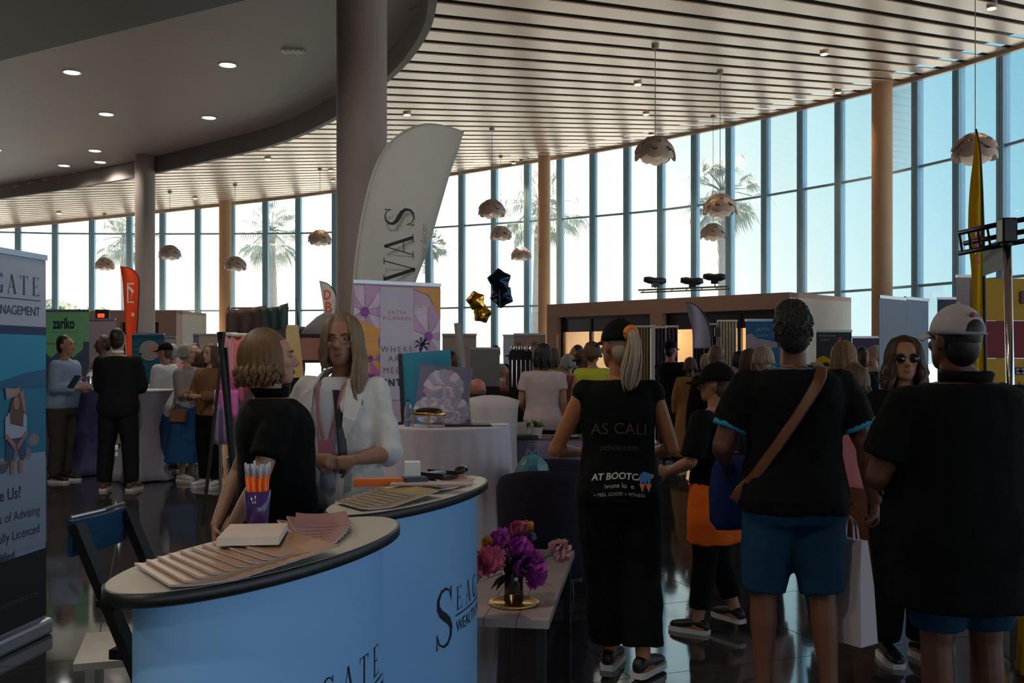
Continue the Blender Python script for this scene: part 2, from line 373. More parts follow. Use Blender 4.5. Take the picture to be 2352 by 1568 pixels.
# round lamps let into the soffit
FILL_LAMPS = [(-1.6, 6.2), (-4.6, 6.8), (-1.4, 3.0), (-4.4, 3.0), (-1.4, -.2), (-4.4, -.2), (-1.4, -3.2), (-4.4, -3.2), (-1.4, -6.2), (-4.4, -6.2)]   # unseen downlights added overhead and behind the camera as fill light
def soffit_lamps():
    z = EYE+HS+.33; me = mat('lamp_lens_white', (1, 1, .96), .5, emit=(1, .97, .88), es=6); rim = mat('lamp_rim', (.6, .58, .55), .4)
    for i, (px, py) in enumerate([(165, 166), (523, 149), (244, 262), (480, 270), (218, 346), (147, 380), (230, 372), (-12, 344)]+[(None, q) for q in FILL_LAMPS]):
        if px is None: p = Vector((*py, EYE+3.94-.002))
        else: Y = F*(HS+.33)/(HZ-py); p = Vector((gx(px, Y), Y, z))
        l = empty('recessed_downlight', p, 0, 'round white downlight set into the curved plaster soffit' if px is not None else 'unseen downlight added to the dark bulkhead as fill light', 'downlight', 'downlights in the soffit' if px is not None else 'added fill downlights in the bulkhead')
        b = MB(); b.lathe([(.105, -.006), (.105, .0)], n=28); b.build('lens', me, l); b = MB(); b.lathe([(.108, -.004), (.128, -.012), (.132, 0), (.108, 0)], n=28, cap=False); b.build('rim', rim, l)
        ld = bpy.data.lights.new('downlight', 'SPOT'); ld.energy = 110 if px is not None else 140; ld.spot_size = 2.6; ld.spot_blend = .6; ld.shadow_soft_size = .1; ld.color = (1, .9, .78)
        lo = bpy.data.objects.new('downlight_lamp', ld); COL.objects.link(lo); lo.parent = l; lo.location = (0, 0, -.03)
    me = mat('spot_lens_warm', (1, .8, .5), .5, emit=(1, .55, .2), es=9); hs = mat('spot_housing', (.5, .45, .4), .4)
    for px, py in [(935, 258), (1465, 188), (1484, 258), (1893, 118), (1925, 208), (760, 388), (615, 361), (448, 452), (135, 486), (300, 494), (1180, 371), (1496, 306), (765, 412), (2278, 12), (430, -20)]:
        Y = C0/((HZ-py)/F-CA*(px-1176)/F-CB); p = at(px, py, Y)
        if py < 0: continue
        l = empty('ceiling_spotlight', p, 0, 'small warm spotlight under the slatted ceiling', 'spotlight', 'warm spotlights in the slatted ceiling')
        b = MB(); b.lathe([(.07, -.05), (.075, .06)], n=16); b.build('housing', hs, l); b = MB(); b.lathe([(.06, -.056), (.06, -.05)], n=16); b.build('lens', me, l)
        ld = bpy.data.lights.new('spot', 'SPOT'); ld.energy = 70; ld.spot_size = 1.7; ld.spot_blend = .7; ld.color = (1, .6, .3); ld.shadow_soft_size = .06
        lo = bpy.data.objects.new('spot_lamp', ld); COL.objects.link(lo); lo.parent = l; lo.location = (0, 0, -.08)
    v = MB(); p = at(674, 116, F*(HS+.33)/(HZ-116)); v.box((0, 0, -.01), (.3, .14, .02))
    for q in (-.1, -.03, .04, .11): v.box((q, 0, -.025), (.02, .12, .02))
    tag(v.build('ceiling_vent', mat('vent_grey', (.85, .83, .8), .5), loc=p), 'small pale slotted vent in the plaster soffit', 'vent')
soffit_lamps()
# ================================================================== people
HH = .225
HEADR = [(0, .022, .022, -.062), (.05, .036, .04, -.052), (.12, .047, .056, -.04), (.22, .057, .074, -.024), (.34, .064, .086, -.01), (.46, .069, .092, -.003), (.58, .072, .096, .001), (.7, .073, .096, .004), (.8, .068, .089, .007), (.89, .054, .07, .01), (.96, .032, .043, .012), (1.0, .008, .01, .013)]
def ering(rx, ry, z, y=0, x=0, n=20, p=2.0):
    out = []
    for j in range(n):
        a = 2*PI*j/n; c, s_ = math.cos(a), math.sin(a)
        out.append(Vector((x+rx*math.copysign(abs(c)**(2/p), c), y+ry*math.copysign(abs(s_)**(2/p), s_), z)))
    return out
def head_shapes(mb, M, face=True):
    mb.loft([ering(rx, ry, t*HH, y) for t, rx, ry, y in HEADR], M=M)
    mb.tube([(0, -.092, .6*HH), (0, -.103, .48*HH), (0, -.117, .37*HH), (0, -.105, .335*HH)], [.009, .011, .016, .011], 8, M=M)   # nose
    for s_ in (-1, 1):
        mb.ell((s_*.013, -.103, .35*HH), (.009, .01, .008), 8, 6, M=M)
        mb.ell((s_*.073, .01, .48*HH), (.012, .02, .032), 10, 7, M=M)                         # ears
        mb.ell((s_*.037, -.07, .4*HH), (.022, .02, .02), 10, 7, M=M)                           # cheeks
    mb.ell((0, -.084, .61*HH), (.05, .014, .012), 12, 7, M=M)                                  # brow
    mb.ell((0, -.09, .21*HH), (.022, .01, .012), 10, 6, M=M)                                   # lips
TORSO = [(.80, .15, .11, .0), (.86, .168, .122, .008), (.93, .172, .125, .01), (1.0, .16, .115, .005), (1.08, .145, .102, 0), (1.16, .146, .104, -.003), (1.25, .158, .114, -.006), (1.33, .168, .118, -.004), (1.39, .17, .108, .0), (1.435, .14, .088, .006), (1.465, .085, .066, .012), (1.49, .058, .058, .014)]
def tors(z, k): return interp([(r[0], r[k]) for r in TORSO], min(max(z, .8), 1.49))
def hand_shapes(mb, w, d, n, curl=.5, side=1, sc=1.0, spread=.0):
    """palm and five fingers; d points from the wrist along the palm, n out of the palm"""
    w = Vector(w); d = Vector(d).normalized(); n = Vector(n); n = (n-d*n.dot(d)).normalized(); a = d.cross(n)*side   # a points to the thumb side
    R = [(0, .027, .019), (.03, .035, .017), (.065, .041, .015), (.088, .039, .013)]
    mb.loft([[w+d*(t*sc)+a*(math.cos(2*PI*j/12)*rx*sc)+n*(math.sin(2*PI*j/12)*ry*sc) for j in range(12)] for t, rx, ry in R])
    for i, (off, L) in enumerate(((.031, .072), (.0105, .08), (-.0105, .075), (-.031, .06))):
        p = w+d*(.08*sc)+a*(off*sc); q = [p]; ang = .12
        for k, fr in enumerate((.42, .32, .26)):
            ang += curl*(1.0 if k else .75)*(1+.12*i); dd = d*math.cos(ang)+n*math.sin(ang)+a*(spread*off*8)
            q.append(q[-1]+dd.normalized()*(L*fr*sc))
        mb.tube(q, [.0098*sc, .0092*sc, .0085*sc, .0068*sc], 8); mb.ell(q[-1], (.0066*sc,)*3, 7, 5)
    p = w+d*(.022*sc)+a*(.026*sc); q = [p]
    for k, (L, c1) in enumerate(((.042, .25), (.033, .55), (.027, .85))):
        dd = (d*.75+a*.62).normalized()*math.cos(c1*curl*1.6)+n*math.sin(c1*curl*1.6)-a*(.25*k*curl); q.append(q[-1]+dd.normalized()*(L*sc))
    mb.tube(q, [.0125*sc, .0115*sc, .0098*sc, .0075*sc], 8)
ARM0 = {s_: dict(sh=(s_*.172, .005, 1.41), el=(s_*.225, .03, 1.13), wr=(s_*.235, -.04, .885), hd=(0, -.15, -1), hn=(-s_, 0, 0)) for s_ in (-1, 1)}
LEG0 = {s_: dict(hip=(s_*.088, .005, .9), kn=(s_*.098, -.012, .49), an=(s_*.1, .025, .085), toe=s_*.15) for s_ in (-1, 1)}
def cut(path, f):
    out = [Vector(path[0])]
    for i in range(len(path)-1):
        a, b = Vector(path[i]), Vector(path[i+1])
        if f >= 1: out.append(b); f -= 1
        elif f > 0: out.append(a.lerp(b, f)); break
        else: break
    return out
def person(label, loc, h, rz, clothes, skin, hair=None, arms=None, legs=None, w=1.0, d=1.0, fem=False, yaw=0, pitch=0, roll=0, vx=.016, cap=None, glasses=None, group='visitors of the fair', lean=0, face=True, curl=.5, neck=0, extra=None, belly=0, sit=False, headx=0, heady=0):
    root = empty('person', loc, rz, label, 'person', group); k = h/1.75; SC = Matrix.Scale(k, 4)
    A = {s_: dict(ARM0[s_]) for s_ in (-1, 1)}; G = {s_: dict(LEG0[s_]) for s_ in (-1, 1)}
    for s_ in (-1, 1): A[s_]['sh'] = (s_*.168*w, .005, 1.405-.1*max(0, w-1))
    for s_, v in (arms or {}).items(): A[s_].update(v)
    for s_, v in (legs or {}).items(): G[s_].update(v)
    am = .88 if fem else 1.0; am *= (.5+.5*w)
    def shear(p): p = Vector(p); t = max(0, p.z-.9); return Vector((p.x, p.y-lean*t, p.z))
    for s_ in (-1, 1):
        for q in ('sh', 'el', 'wr'): A[s_][q] = shear(A[s_][q]) if q == 'sh' else Vector(A[s_][q])
    def ring(z, inf, infy=None):
        b = belly*math.exp(-((z-1.05)/.13)**2); c = shear((0, tors(z, 3), z))
        return ering(tors(z, 1)*w+inf+b*.5, tors(z, 2)*d+(inf if infy is None else infy)+b*.6, z, c.y-b*.4, 0, 24, 2.3)
    MH = Matrix.Translation(shear((headx, .012+heady, 1.525+neck))) @ Matrix.Rotation(yaw, 4, 'Z') @ Matrix.Rotation(pitch, 4, 'X') @ Matrix.Rotation(roll, 4, 'Y')
    # ---- body, one continuous skin
    mb = MB(); mb.loft([ring(z, 0) for z in (.82, .88, .95, 1.02, 1.1, 1.18, 1.26, 1.34, 1.4, 1.44, 1.47)])
    mb.tube([shear((0, .015, 1.42)), shear((0, .016, 1.49)), MH @ Vector((0, .0, .02)), MH @ Vector((0, .005, .08))], [.066, .055 if not fem else .047, .053 if not fem else .045, .05], 14)
    head_shapes(mb, MH)
    for s_ in (-1, 1):
        a = A[s_]; sh, el, wr = a['sh'], a['el'], a['wr']
        mb.tube([sh*.62+Vector((0, 0, sh.z*.38+.0)), sh, sh.lerp(el, .3), sh.lerp(el, .75), el, el.lerp(wr, .25), el.lerp(wr, .7), wr], [x*am for x in (.05, .058, .052, .045, .041, .044, .035, .027)], 12)
        mb.ell(sh, (.06*am,)*3, 10, 7); mb.ell(el, (.04*am,)*3, 10, 7)
        hand_shapes(mb, wr, a['hd'], a['hn'], a.get('curl', curl), a.get('side', s_), .95*am if fem else 1.0)
        g = G[s_]; hp, kn, an = Vector(g['hip']), Vector(g['kn']), Vector(g['an'])
        mb.tube([hp+Vector((0, 0, .03)), hp.lerp(kn, .25), hp.lerp(kn, .7), kn, kn.lerp(an, .3), kn.lerp(an, .75), an], [x*(.9+.1*w) for x in (.092, .088, .066, .056, .058, .041, .037)], 12)
        fd = Vector((math.sin(g['toe']), -math.cos(g['toe']), g.get('tz', 0))).normalized(); up = Vector((0, 0, 1))
        mb.tube([an+fd*-.05-up*.045, an+fd*.02-up*.03, an+fd*.1-up*.045, an+fd*.17-up*.06], [.034, .042, .036, .024], 10); mb.tube([an, an-up*.05], [.038, .036], 10)
    for i, v in enumerate(mb.v): mb.v[i] = tuple(SC @ Vector(v))
    me = remesh(mb, vx*.62 if vx < .013 else vx*.8, 2); me.materials.append(skin); obj('body', me, root)
    def emit(name, b, m, vox, noise=0, smooth=3, parent=root, ns=.1):
        for i, v in enumerate(b.v): b.v[i] = tuple(SC @ Vector(v))
        me = remesh(b, vox, smooth, noise=noise, nscale=ns); me.materials.append(m); return obj(name, me, parent)
    # ---- clothing
    for c in clothes:
        kind, m = c['k'], c['m']; inf = c.get('inf', .018); b = MB()
        if kind == 'top':
            hem = c.get('hem', .9); zs = [hem+(1.40-hem)*i/9 for i in range(10)]
            rr = [ring(z, inf+c.get('flare', .0)*(1.3-z if z < 1.3 else 0)+.004) for z in zs]+[ring(1.435, inf), ring(c.get('neck', 1.465), inf*.8)]
            b.loft(rr)
            for s_ in (-1, 1):
                a = A[s_]; f = c.get('sl', .55); f = f[0 if s_ < 0 else 1] if isinstance(f, tuple) else f
                sh = a['sh']; b.ell(sh-Vector((s_*.005, 0, .004)), (.06*am+inf*.75,)*3, 12, 8)
                b.tube([sh*.55+Vector((0, 0, sh.z*.45+.005)), sh], [.05*am+inf*.7, .054*am+inf*.7], 12)
                if f > 0:
                    P = cut([sh, a['el'], a['wr']], f); P = [P[0]]+[q for i in range(len(P)-1) for q in (P[i].lerp(P[i+1], .5), P[i+1])]
                    si = c.get('sinf', inf+.006); b.tube(P, [.054*am+inf*.7]+[(.047 if i < 3 else .04)*am+si for i in range(1, len(P))], 12)
                    if f > 1: b.ell(a['el'], (.043*am+si,)*3, 10, 7)
            o = emit(c.get('n', 'shirt'), b, m, max(vx, .011), c.get('fold', .012))
        elif kind == 'pants':
            f = c.get('len', 1.95); b.loft([ring(z, inf) for z in (.80, .85, .9, .95, 1.0, c.get('waist', 1.04))])
            for s_ in (-1, 1):
                g = G[s_]; P = cut([g['hip'], g['kn'], g['an']], f); P = [P[0]]+[q for i in range(len(P)-1) for q in (P[i].lerp(P[i+1], .5), P[i+1])]
                fl = c.get('flare', 0); base = [.098, .092, .07, .066, .058][:len(P)]
                b.tube([P[0]+Vector((0, 0, .05))]+P, [.1+inf]+[r*(.88+.12*w)+inf+fl*i/4 for i, r in enumerate(base)], 14)
            emit(c.get('n', 'trousers'), b, m, max(vx, .011), c.get('fold', .012))
        elif kind == 'skirt':
            z0, z1 = c.get('waist', 1.04), c['hem']; fl = c.get('flare', .08)
            b.loft([ering(tors(max(z, .9), 1)*w+inf+fl*(z0-z)/(z0-z1), tors(max(z, .9), 2)*d+inf+fl*.8*(z0-z)/(z0-z1), z, .005, 0, 28) for z in [z0+(z1-z0)*i/8 for i in range(9)]])
            emit(c.get('n', 'skirt'), b, m, max(vx, .011), c.get('fold', .02))
        elif kind == 'shoes':
            for s_ in (-1, 1):
                g = G[s_]; an = Vector(g['an']); fd = Vector((math.sin(g['toe']), -math.cos(g['toe']), 0)); sd = Vector((fd.y, -fd.x, 0)); up = Vector((0, 0, 1)); base = Vector((an.x, an.y, an.z-.085))
                b = MB(); prof = [(-.075, .026, .05), (-.05, .038, .075), (0, .041, .085), (.06, .044, .07), (.12, .049, .055), (.17, .045, .045), (.2, .026, .03)]
                b.loft([[base+fd*t+sd*(math.cos(2*PI*j/14)*hw)+up*(.022+hh*(.5+.5*math.sin(2*PI*j/14))) for j in range(14)] for t, hw, hh in prof])
                if c.get('high'): b.tube([an-up*.03, an+up*.05], [.046, .05], 12)
                o = emit('shoe', b, m, .012, 0, 2)
                b = MB(); pl = [(t, hw+.004) for t, hw, hh in prof]
                b.loft([[SC @ (base+fd*t+sd*(a*hw)+up*z) for a, z in ((-1, 0), (1, 0), (1, .028), (-1, .028))] for t, hw in pl]); b.build('sole', c.get('sole', M_white), o)
    # ---- hair, cap, glasses, face
    def hput(b, name, m, parent=root, smooth=True):
        for i, v in enumerate(b.v): b.v[i] = tuple(SC @ (MH @ Vector(v)))
        return b.build(name, m, parent, smooth=smooth)
    rnd = random.Random(hash(label) % 1000 if False else sum(map(ord, label)))
    if hair:
        ht, hm = hair['t'], hair['m']; L = hair.get('L', .25); b = MB()
        if ht != 'bald':
            q = hair.get('vol', 1.0)*(.93 if cap else 1); b.ell((0, .024, .62*HH), (.079*q, .098*q, .475*HH*q), 18, 12); b.ell((0, .045, .42*HH), (.07*q, .07*q, .36*HH), 14, 9)
        else:
            b.tube([(-.072, -.01, .55*HH), (-.07, .05, .42*HH), (0, .1, .4*HH), (.07, .05, .42*HH), (.072, -.01, .55*HH)], [.012, .022, .026, .022, .012], 8)
        if ht in ('bob', 'long', 'curly'):
            N = hair.get('N', 74 if vx < .013 else 30); th = hair.get('th', 2.25)
            for i in range(N):
                a = -th+2*th*(i+rnd.random()*.6)/N; sgn = 1 if a >= 0 else -1
                Li = L*(1+rnd.uniform(-.14, .08)); 
                if 'sideL' in hair: Li = (hair['sideL'] if a*hair.get('sd', 1) > .2 else L)*(1+rnd.uniform(-.12, .08))
                ca, sa = math.cos(a), math.sin(a); R = 1.06+rnd.uniform(-.02, .06); wv = hair.get('wave', .008)
                P = [(sa*.01, .02+ca*.01, 1.03*HH), (sa*.05*R, .015+ca*.06*R, .95*HH), (sa*.076*R, .012+ca*.098*R, .68*HH), (sa*.083*R, .012+ca*.102*R, .4*HH)]
                z = .4*HH; kx = 1.0; st = max(3, int(Li/.05))
                for j in range(1, st+1):
                    kx = 1.0+.03*math.sin(j*1.3)-hair.get('taper', .25)*j/st
                    fw = hair.get('front', 0)*min(1, 2.2*j/st) if a*hair.get('sd', 1) > .9 else 0
                    P.append((sa*.085*R*kx+fw*.25*sgn+wv*math.sin(j*1.9+i), .016+ca*.1*R*kx*(.9 if ca < 0 else 1)-fw+wv*math.cos(j*1.7+i*2), z-Li*j/st))
                rr = hair.get('sr', .0125); b.tube(catmull(P, 2), [.006, rr, rr, rr*1.05, rr*.9, rr*.3], 5)
        if ht == 'pony':
            for i in range(60):
                a = 2*PI*rnd.random(); r = .022*math.sqrt(rnd.random()); Li = L*(1+rnd.uniform(-.12, .1)); r2 = r*2.1
                P = [(r*math.cos(a), .1, .76*HH+r*math.sin(a)), (r*math.cos(a)*1.3, .135+r*.3*math.sin(a), .7*HH+r*math.sin(a)), (r2*math.cos(a), .135+r2*math.sin(a)*.8, .7*HH-Li*.35), (r2*1.2*math.cos(a)+.01, .12+r2*math.sin(a)*.7, .7*HH-Li*.75), (r*1.3*math.cos(a)+.015, .11+r*math.sin(a), .7*HH-Li)]
                b.tube(catmull(P, 3), [.005, .006, .006, .0055, .002], 5)
        hput(b, 'hair', hm)
        if ht == 'pony':
            b = MB(); b.tube([(.03*math.cos(t), .112, .755*HH+.03*math.sin(t)) for t in [2*PI*i/16 for i in range(17)]], .014, 8, cap=False); hput(b, 'hair_tie', hair['tie'])
        if ht == 'short' and not cap:
            b = MB()
            for i in range(520 if vx < .013 else 0):
                a = 2*PI*rnd.random(); e = rnd.uniform(-.75, 1.3); p = Vector((math.sin(a)*math.cos(e)*.082, .024+math.cos(a)*math.cos(e)*.1, .62*HH+math.sin(e)*.112))
                if p.y < -.045 and p.z < .95*HH or (p.y < .02 and e < -.1): continue
                dv = (p-Vector((0, .02, .5*HH))).normalized(); b.tube([p-dv*.012, p-dv*.003, p+dv*.002+Vector((rnd.uniform(-.006, .006), rnd.uniform(0, .006), -.012 if e < .7 else .004))], [.012, .009, .002], 5)
            if b.v: hput(b, 'hair_tuft', hm)
    if cap:
        b = MB(); q = cap.get('s', 1.0)
        b.loft([ering(.087*q*math.cos(e), .11*q*math.cos(e), .60*HH+.112*q*math.sin(e), .012, 0, 24) for e in [0, .18, .36, .54, .72, .9, 1.08, 1.26, 1.4, 1.53]]); b.ell((0, .012, .60*HH+.113*q), (.01, .01, .006), 8, 5)
        o = hput(b, 'cap', cap['m']); b = MB(); n = 12; top = []; bot = []
        for i in range(n+1):
            a = -1.12+2.24*i/n; x, y = math.sin(a)*.084*q, .012-math.cos(a)*.106*q; L = .078*math.cos(a*.95)**.6*cap.get('L', 1)
            zz = .615*HH-.02*(1-math.cos(a))*1.2; top.append([(x, y, zz), (x*1.02, y-L*.5, zz-.004), (x*.96, y-L, zz-.016)])
        for r in top: bot.append([(p[0], p[1], p[2]-.006) for p in reversed(r)])
        b.loft([[Vector(p) for p in t+bb] for t, bb in zip(top, bot)]); hput(b, 'brim', cap.get('bm', cap['m']), o)
        if cap.get('strap'):
            dome = lambda a, e: Vector((.0885*q*math.cos(e)*math.sin(a), .012+.1118*q*math.cos(e)*math.cos(a), .60*HH+.1135*q*math.sin(e)))
            b = MB(); b.grid([[dome(-.5+1.0*i/14, .1+(.02+.4*math.sqrt(max(0, 1-((i-7)/7)**2)))*j/4) for i in range(15)] for j in range(5)]); hput(b, 'cap_opening', hair['m'] if hair else M_black, o)
            b = MB(); b.tube([(.088*math.sin(a), .012+.1115*math.cos(a), .60*HH+.004) for a in [-.75+1.5*i/12 for i in range(13)]], .0085, 8, flat=.4); hput(b, 'strap', cap['strap'], o)
            b = MB(); b.tube([(.0885*math.sin(a), .012+.112*math.cos(a), .60*HH+.006) for a in [.55+.4*i/4 for i in range(5)]]+[(.095, .08, .60*HH+.008)], .01, 8, flat=.4); hput(b, 'strap_end', cap['strap'], o)
    if glasses:
        b = MB()
        for s_ in (-1, 1):
            c0 = Vector((s_*.034, -.098, .515*HH)); R = glasses.get('r', .024)
            b.tube([c0+Vector((R*1.1*math.cos(t), .004*abs(math.cos(t)), R*.9*math.sin(t))) for t in [2*PI*i/18 for i in range(19)]], .0022, 6, cap=False)
            b.tube([(s_*.06, -.094, .54*HH), (s_*.076, -.05, .54*HH), (s_*.08, .01, .51*HH)], .0022, 6)
        b.tube([(-.01, -.104, .53*HH), (0, -.108, .545*HH), (.01, -.104, .53*HH)], .0022, 6); g = hput(b, 'glasses', glasses['m'])
        if glasses.get('lens'):
            for s_ in (-1, 1): b = MB(); b.ell((s_*.034, -.099, .515*HH), (.027, .004, .021), 14, 7); hput(b, 'lens', glasses['lens'], g)
    if face and vx < .02:
        M_eye = mat('eye_dark', (.02, .015, .012), .2); M_sc = mat('eye_white', (.3, .28, .26), .3); M_lip = mat('lips', (.28, .1, .08), .5); M_brow = mat('brow_hair', (.06, .035, .02), .8)
        lp = MB()
        for s_ in (-1, 1):
            b = MB(); e2 = MB(); br = MB()
            b.ell((s_*.034, -.0865, .515*HH), (.0125, .006, .0042), 10, 6); e2.ell((s_*.033, -.0912, .515*HH), (.0048, .003, .004), 8, 6)
            br.tube([(s_*.015, -.0965, .6*HH), (s_*.034, -.096, .625*HH), (s_*.053, -.085, .605*HH)], [.003, .0045, .002], 6)
            o = hput(b, 'eye', M_sc); hput(e2, 'iris', M_eye, o); hput(br, 'eyebrow', M_brow)
        lp.ell((0, -.0985, .222*HH), (.021, .005, .0045), 10, 6); lp.ell((0, -.0975, .19*HH), (.018, .006, .005), 10, 6)
        hput(lp, 'mouth', M_lip)
    root['k'] = k
    if extra: extra(root, A, MH, SC)
    del root['k']
    return root
SK1 = mat('skin_tan', (.36, .17, .095), .5, 0, .1, 14); SK2 = mat('skin_fair', (.5, .27, .18), .5, 0, .1, 14); SK3 = mat('skin_brown', (.13, .048, .022), .5, 0, .1, 14)
H_blond = mat('hair_blond', (.32, .2, .1), .5, 0, .35, 30, stretch=(1, 1, .12)); H_brown = mat('hair_brown', (.1, .05, .025), .5, 0, .3, 30); H_black = mat('hair_black', (.012, .009, .008), .5); H_grey = mat('hair_grey', (.32, .3, .28), .6, 0, .25, 30); H_light = mat('hair_ash_blond', (.42, .32, .22), .5, 0, .3, 30, stretch=(1, 1, .12)); H_dkgrey = mat('hair_dark_grey', (.012, .01, .009), .7, 0, .4, 40)
def cloth(name, c, rough=.85, var=.15, scale=20, **k): return mat('cloth_'+name, c, rough, 0, var, scale, spec=.2, bump=.25, bscale=160, **k)
C_black = cloth('black', (.0018, .0024, .0024)); C_char = cloth('charcoal', (.016, .016, .018)); C_white = cloth('white', (.8, .8, .79)); C_navy = cloth('navy', (.012, .03, .09)); C_blue = cloth('blue_shorts', (.006, .036, .08)); C_jean = cloth('denim', (.03, .07, .14)); C_orange = cloth('orange', (.75, .13, .01)); C_pink = cloth('pink', (.5, .2, .24)); C_cream = cloth('cream', (.5, .43, .38)); C_sky = cloth('pale_blue', (.22, .3, .42)); C_yg = cloth('yellow_green', (.5, .55, .05)); C_purple = cloth('purple', (.12, .05, .2)); C_teal = cloth('teal_trim', (.03, .3, .5)); C_brown = cloth('brown', (.14, .06, .03)); C_tan = cloth('tan', (.4, .25, .14)); C_grey = cloth('grey', (.25, .24, .25))
SH_b = mat('shoe_black', (.006, .006, .007), .5); SH_w = mat('shoe_white', (.6, .58, .55), .6); SH_br = mat('shoe_brown', (.1, .05, .03), .5)
# ------------------------------------------------------------------ people in front
def print_on(root, lines, m, name, yy, mirror=True):
    """flat print lying on the back of a top: text at x, z, bulging with the torso"""
    for txt, x, z, size, bold, shear, sag in lines:
        k = root['k']
        def f(u, v): 
            X = -(u+x); Z = z+v-sag*abs(X)
            rx = tors(Z/k, 1)*k+.03; return Vector((X, (tors(Z/k, 3)*k)+(tors(Z/k, 2)*k+yy)*math.sqrt(max(.05, 1-abs(X/(rx*1.1))**2.6)), Z))
        obj(name, text_mesh(txt, size, m, f, bold, 'CENTER', shear=shear), root)
M_print = mat('white_print', (.55, .53, .5), .7); M_print2 = mat('faded_gold_print', (.07, .042, .02), .7)
def fg_people():
    PINK = mat('lanyard_pink', (.5, .16, .2), .6)
    # woman in black polo, seen from her right side, hands together behind her
    def ex1(root, A, MH, SC):
        b = MB(); b.tube([SC @ Vector(p) for p in ((-.06, .03, 1.49), (-.05, -.06, 1.45), (-.03, -.115, 1.36), (-.015, -.13, 1.25))], .007, 6, flat=.4); b.build('lanyard', mat('lanyard_blue', (.15, .22, .4), .6), root)
        b = MB(); b.loft([ering(.075, .07, 1.47, .012), ering(.095, .085, 1.505, .02), ering(.085, .078, 1.51, .02), ering(.062, .06, 1.48, .012)], True); 
        for i, v in enumerate(b.v): b.v[i] = tuple(SC @ Vector(v))
        b.build('collar', C_black, root, smooth=True)
        q = MB(); q.box((0, 0, 0), (.004, .05, .035)); q.build('sleeve_badge', mat('badge_blue', (.03, .06, .13), .6), root, loc=SC @ Vector((-.243, .045, 1.25)))
    person('woman in a black polo shirt standing sideways with her hands behind her back', (gx(630, 4.0), 4.0, 0), 1.615, PI/2+.38,
        [dict(k='top', m=C_black, hem=.84, sl=.62, inf=.024, n='polo_shirt'), dict(k='pants', m=C_char, len=1.95, inf=.015), dict(k='shoes', m=SH_b)], SK2,
        dict(t='bob', m=mat('hair_honey', (.17, .09, .04), .5, 0, .4, 30, stretch=(1, 1, .15)), L=.09, N=90, th=2.1, wave=.016, taper=-.12, sr=.014, vol=1.05), fem=True, vx=.011, d=1.2, w=1.06, pitch=-.06, yaw=-.1, group='people at the front counters',
        arms={-1: dict(el=(-.225, .1, 1.12), wr=(-.15, .215, .9), hd=(.35, .1, -.8), hn=(.2, -1, 0), curl=.9), 1: dict(el=(.215, .13, 1.12), wr=(.02, .245, .915), hd=(-.5, .05, -.7), hn=(-.1, -1, 0), curl=.8)}, extra=ex1, belly=.03)
    # woman in white jacket
    def ex2(root, A, MH, SC):
        b = MB(); P = lambda *a: SC @ Vector(a)
        fr = mat('shirt_white_inner', (.6, .64, .72), .8)
        fr_y = lambda z: tors(z, 3)-(tors(z, 2)+.026+.05*max(0, 1.3-z)+.016)
        q = MB(); q.loft([[P(x*wd, fr_y(z)+abs(x)**2*.03, z) for x in (-1, -.6, -.2, .2, .6, 1)] for z, wd in ((1.47, .055), (1.42, .075), (1.36, .075), (1.27, .066), (1.17, .056), (1.06, .05), (.98, .045))], False, False); q.build('inner_shirt', fr, root, smooth=True, thick=.006)
        for s_ in (-1, 1):
            b = MB(); b.tube([P(s_*.05, .03, 1.5), P(s_*.062, fr_y(1.43)-.006, 1.43), P(s_*.04, fr_y(1.3)-.006, 1.3), P(s_*.015, fr_y(1.2)-.008, 1.2)], .006, 6, flat=.4); b.build('lanyard', PINK, root)
            b = MB(); b.loft([[P(s_*.045, .05, 1.515), P(s_*.1, .04, 1.47)], [P(s_*.07, -.03, 1.5), P(s_*.125, -.03, 1.44)], [P(s_*.078, fr_y(1.41)+.005, 1.42), P(s_*.15, fr_y(1.4)+.03, 1.38)], [P(s_*.078, fr_y(1.3)-.004, 1.3), P(s_*.13, fr_y(1.3)+.012, 1.28)], [P(s_*.068, fr_y(1.2)-.004, 1.2), P(s_*.08, fr_y(1.2), 1.19)]], False, False); b.build('jacket_collar', C_white, root, thick=.008)
        b = MB(); b.box((0, 0, 0), (.07, .004, .13)); c = b.build('name_badge', mat('badge_print', (.75, .12, .03), .4, col2=(.3, .25, .6), scale=22), root, loc=P(.0, fr_y(1.13)-.012, 1.13))
        b = MB(); b.tube([P(-.1, .06, 1.47), P(.04, fr_y(1.41), 1.41), P(.07, fr_y(1.25)-.006, 1.25), P(.085, fr_y(1.05)-.012, 1.05)], .02, 8, flat=.2); b.build('bag_strap', M_black, root)
        b = MB(); b.tube([P(-.2, -.08, 1.02), P(-.17, -.15, .96), P(-.05, -.2, .86), P(.03, -.21, .72)], .02, 8, flat=.25); b.build('bag_strap', M_black, root)
        b = MB(); b.prism([(-.14, -.14), (.14, -.14), (.16, .08), (-.12, .13)], 'y', -.035, .035); b.build('handbag', M_black, root, loc=P(.03, -.225, .8), bevel=.02)
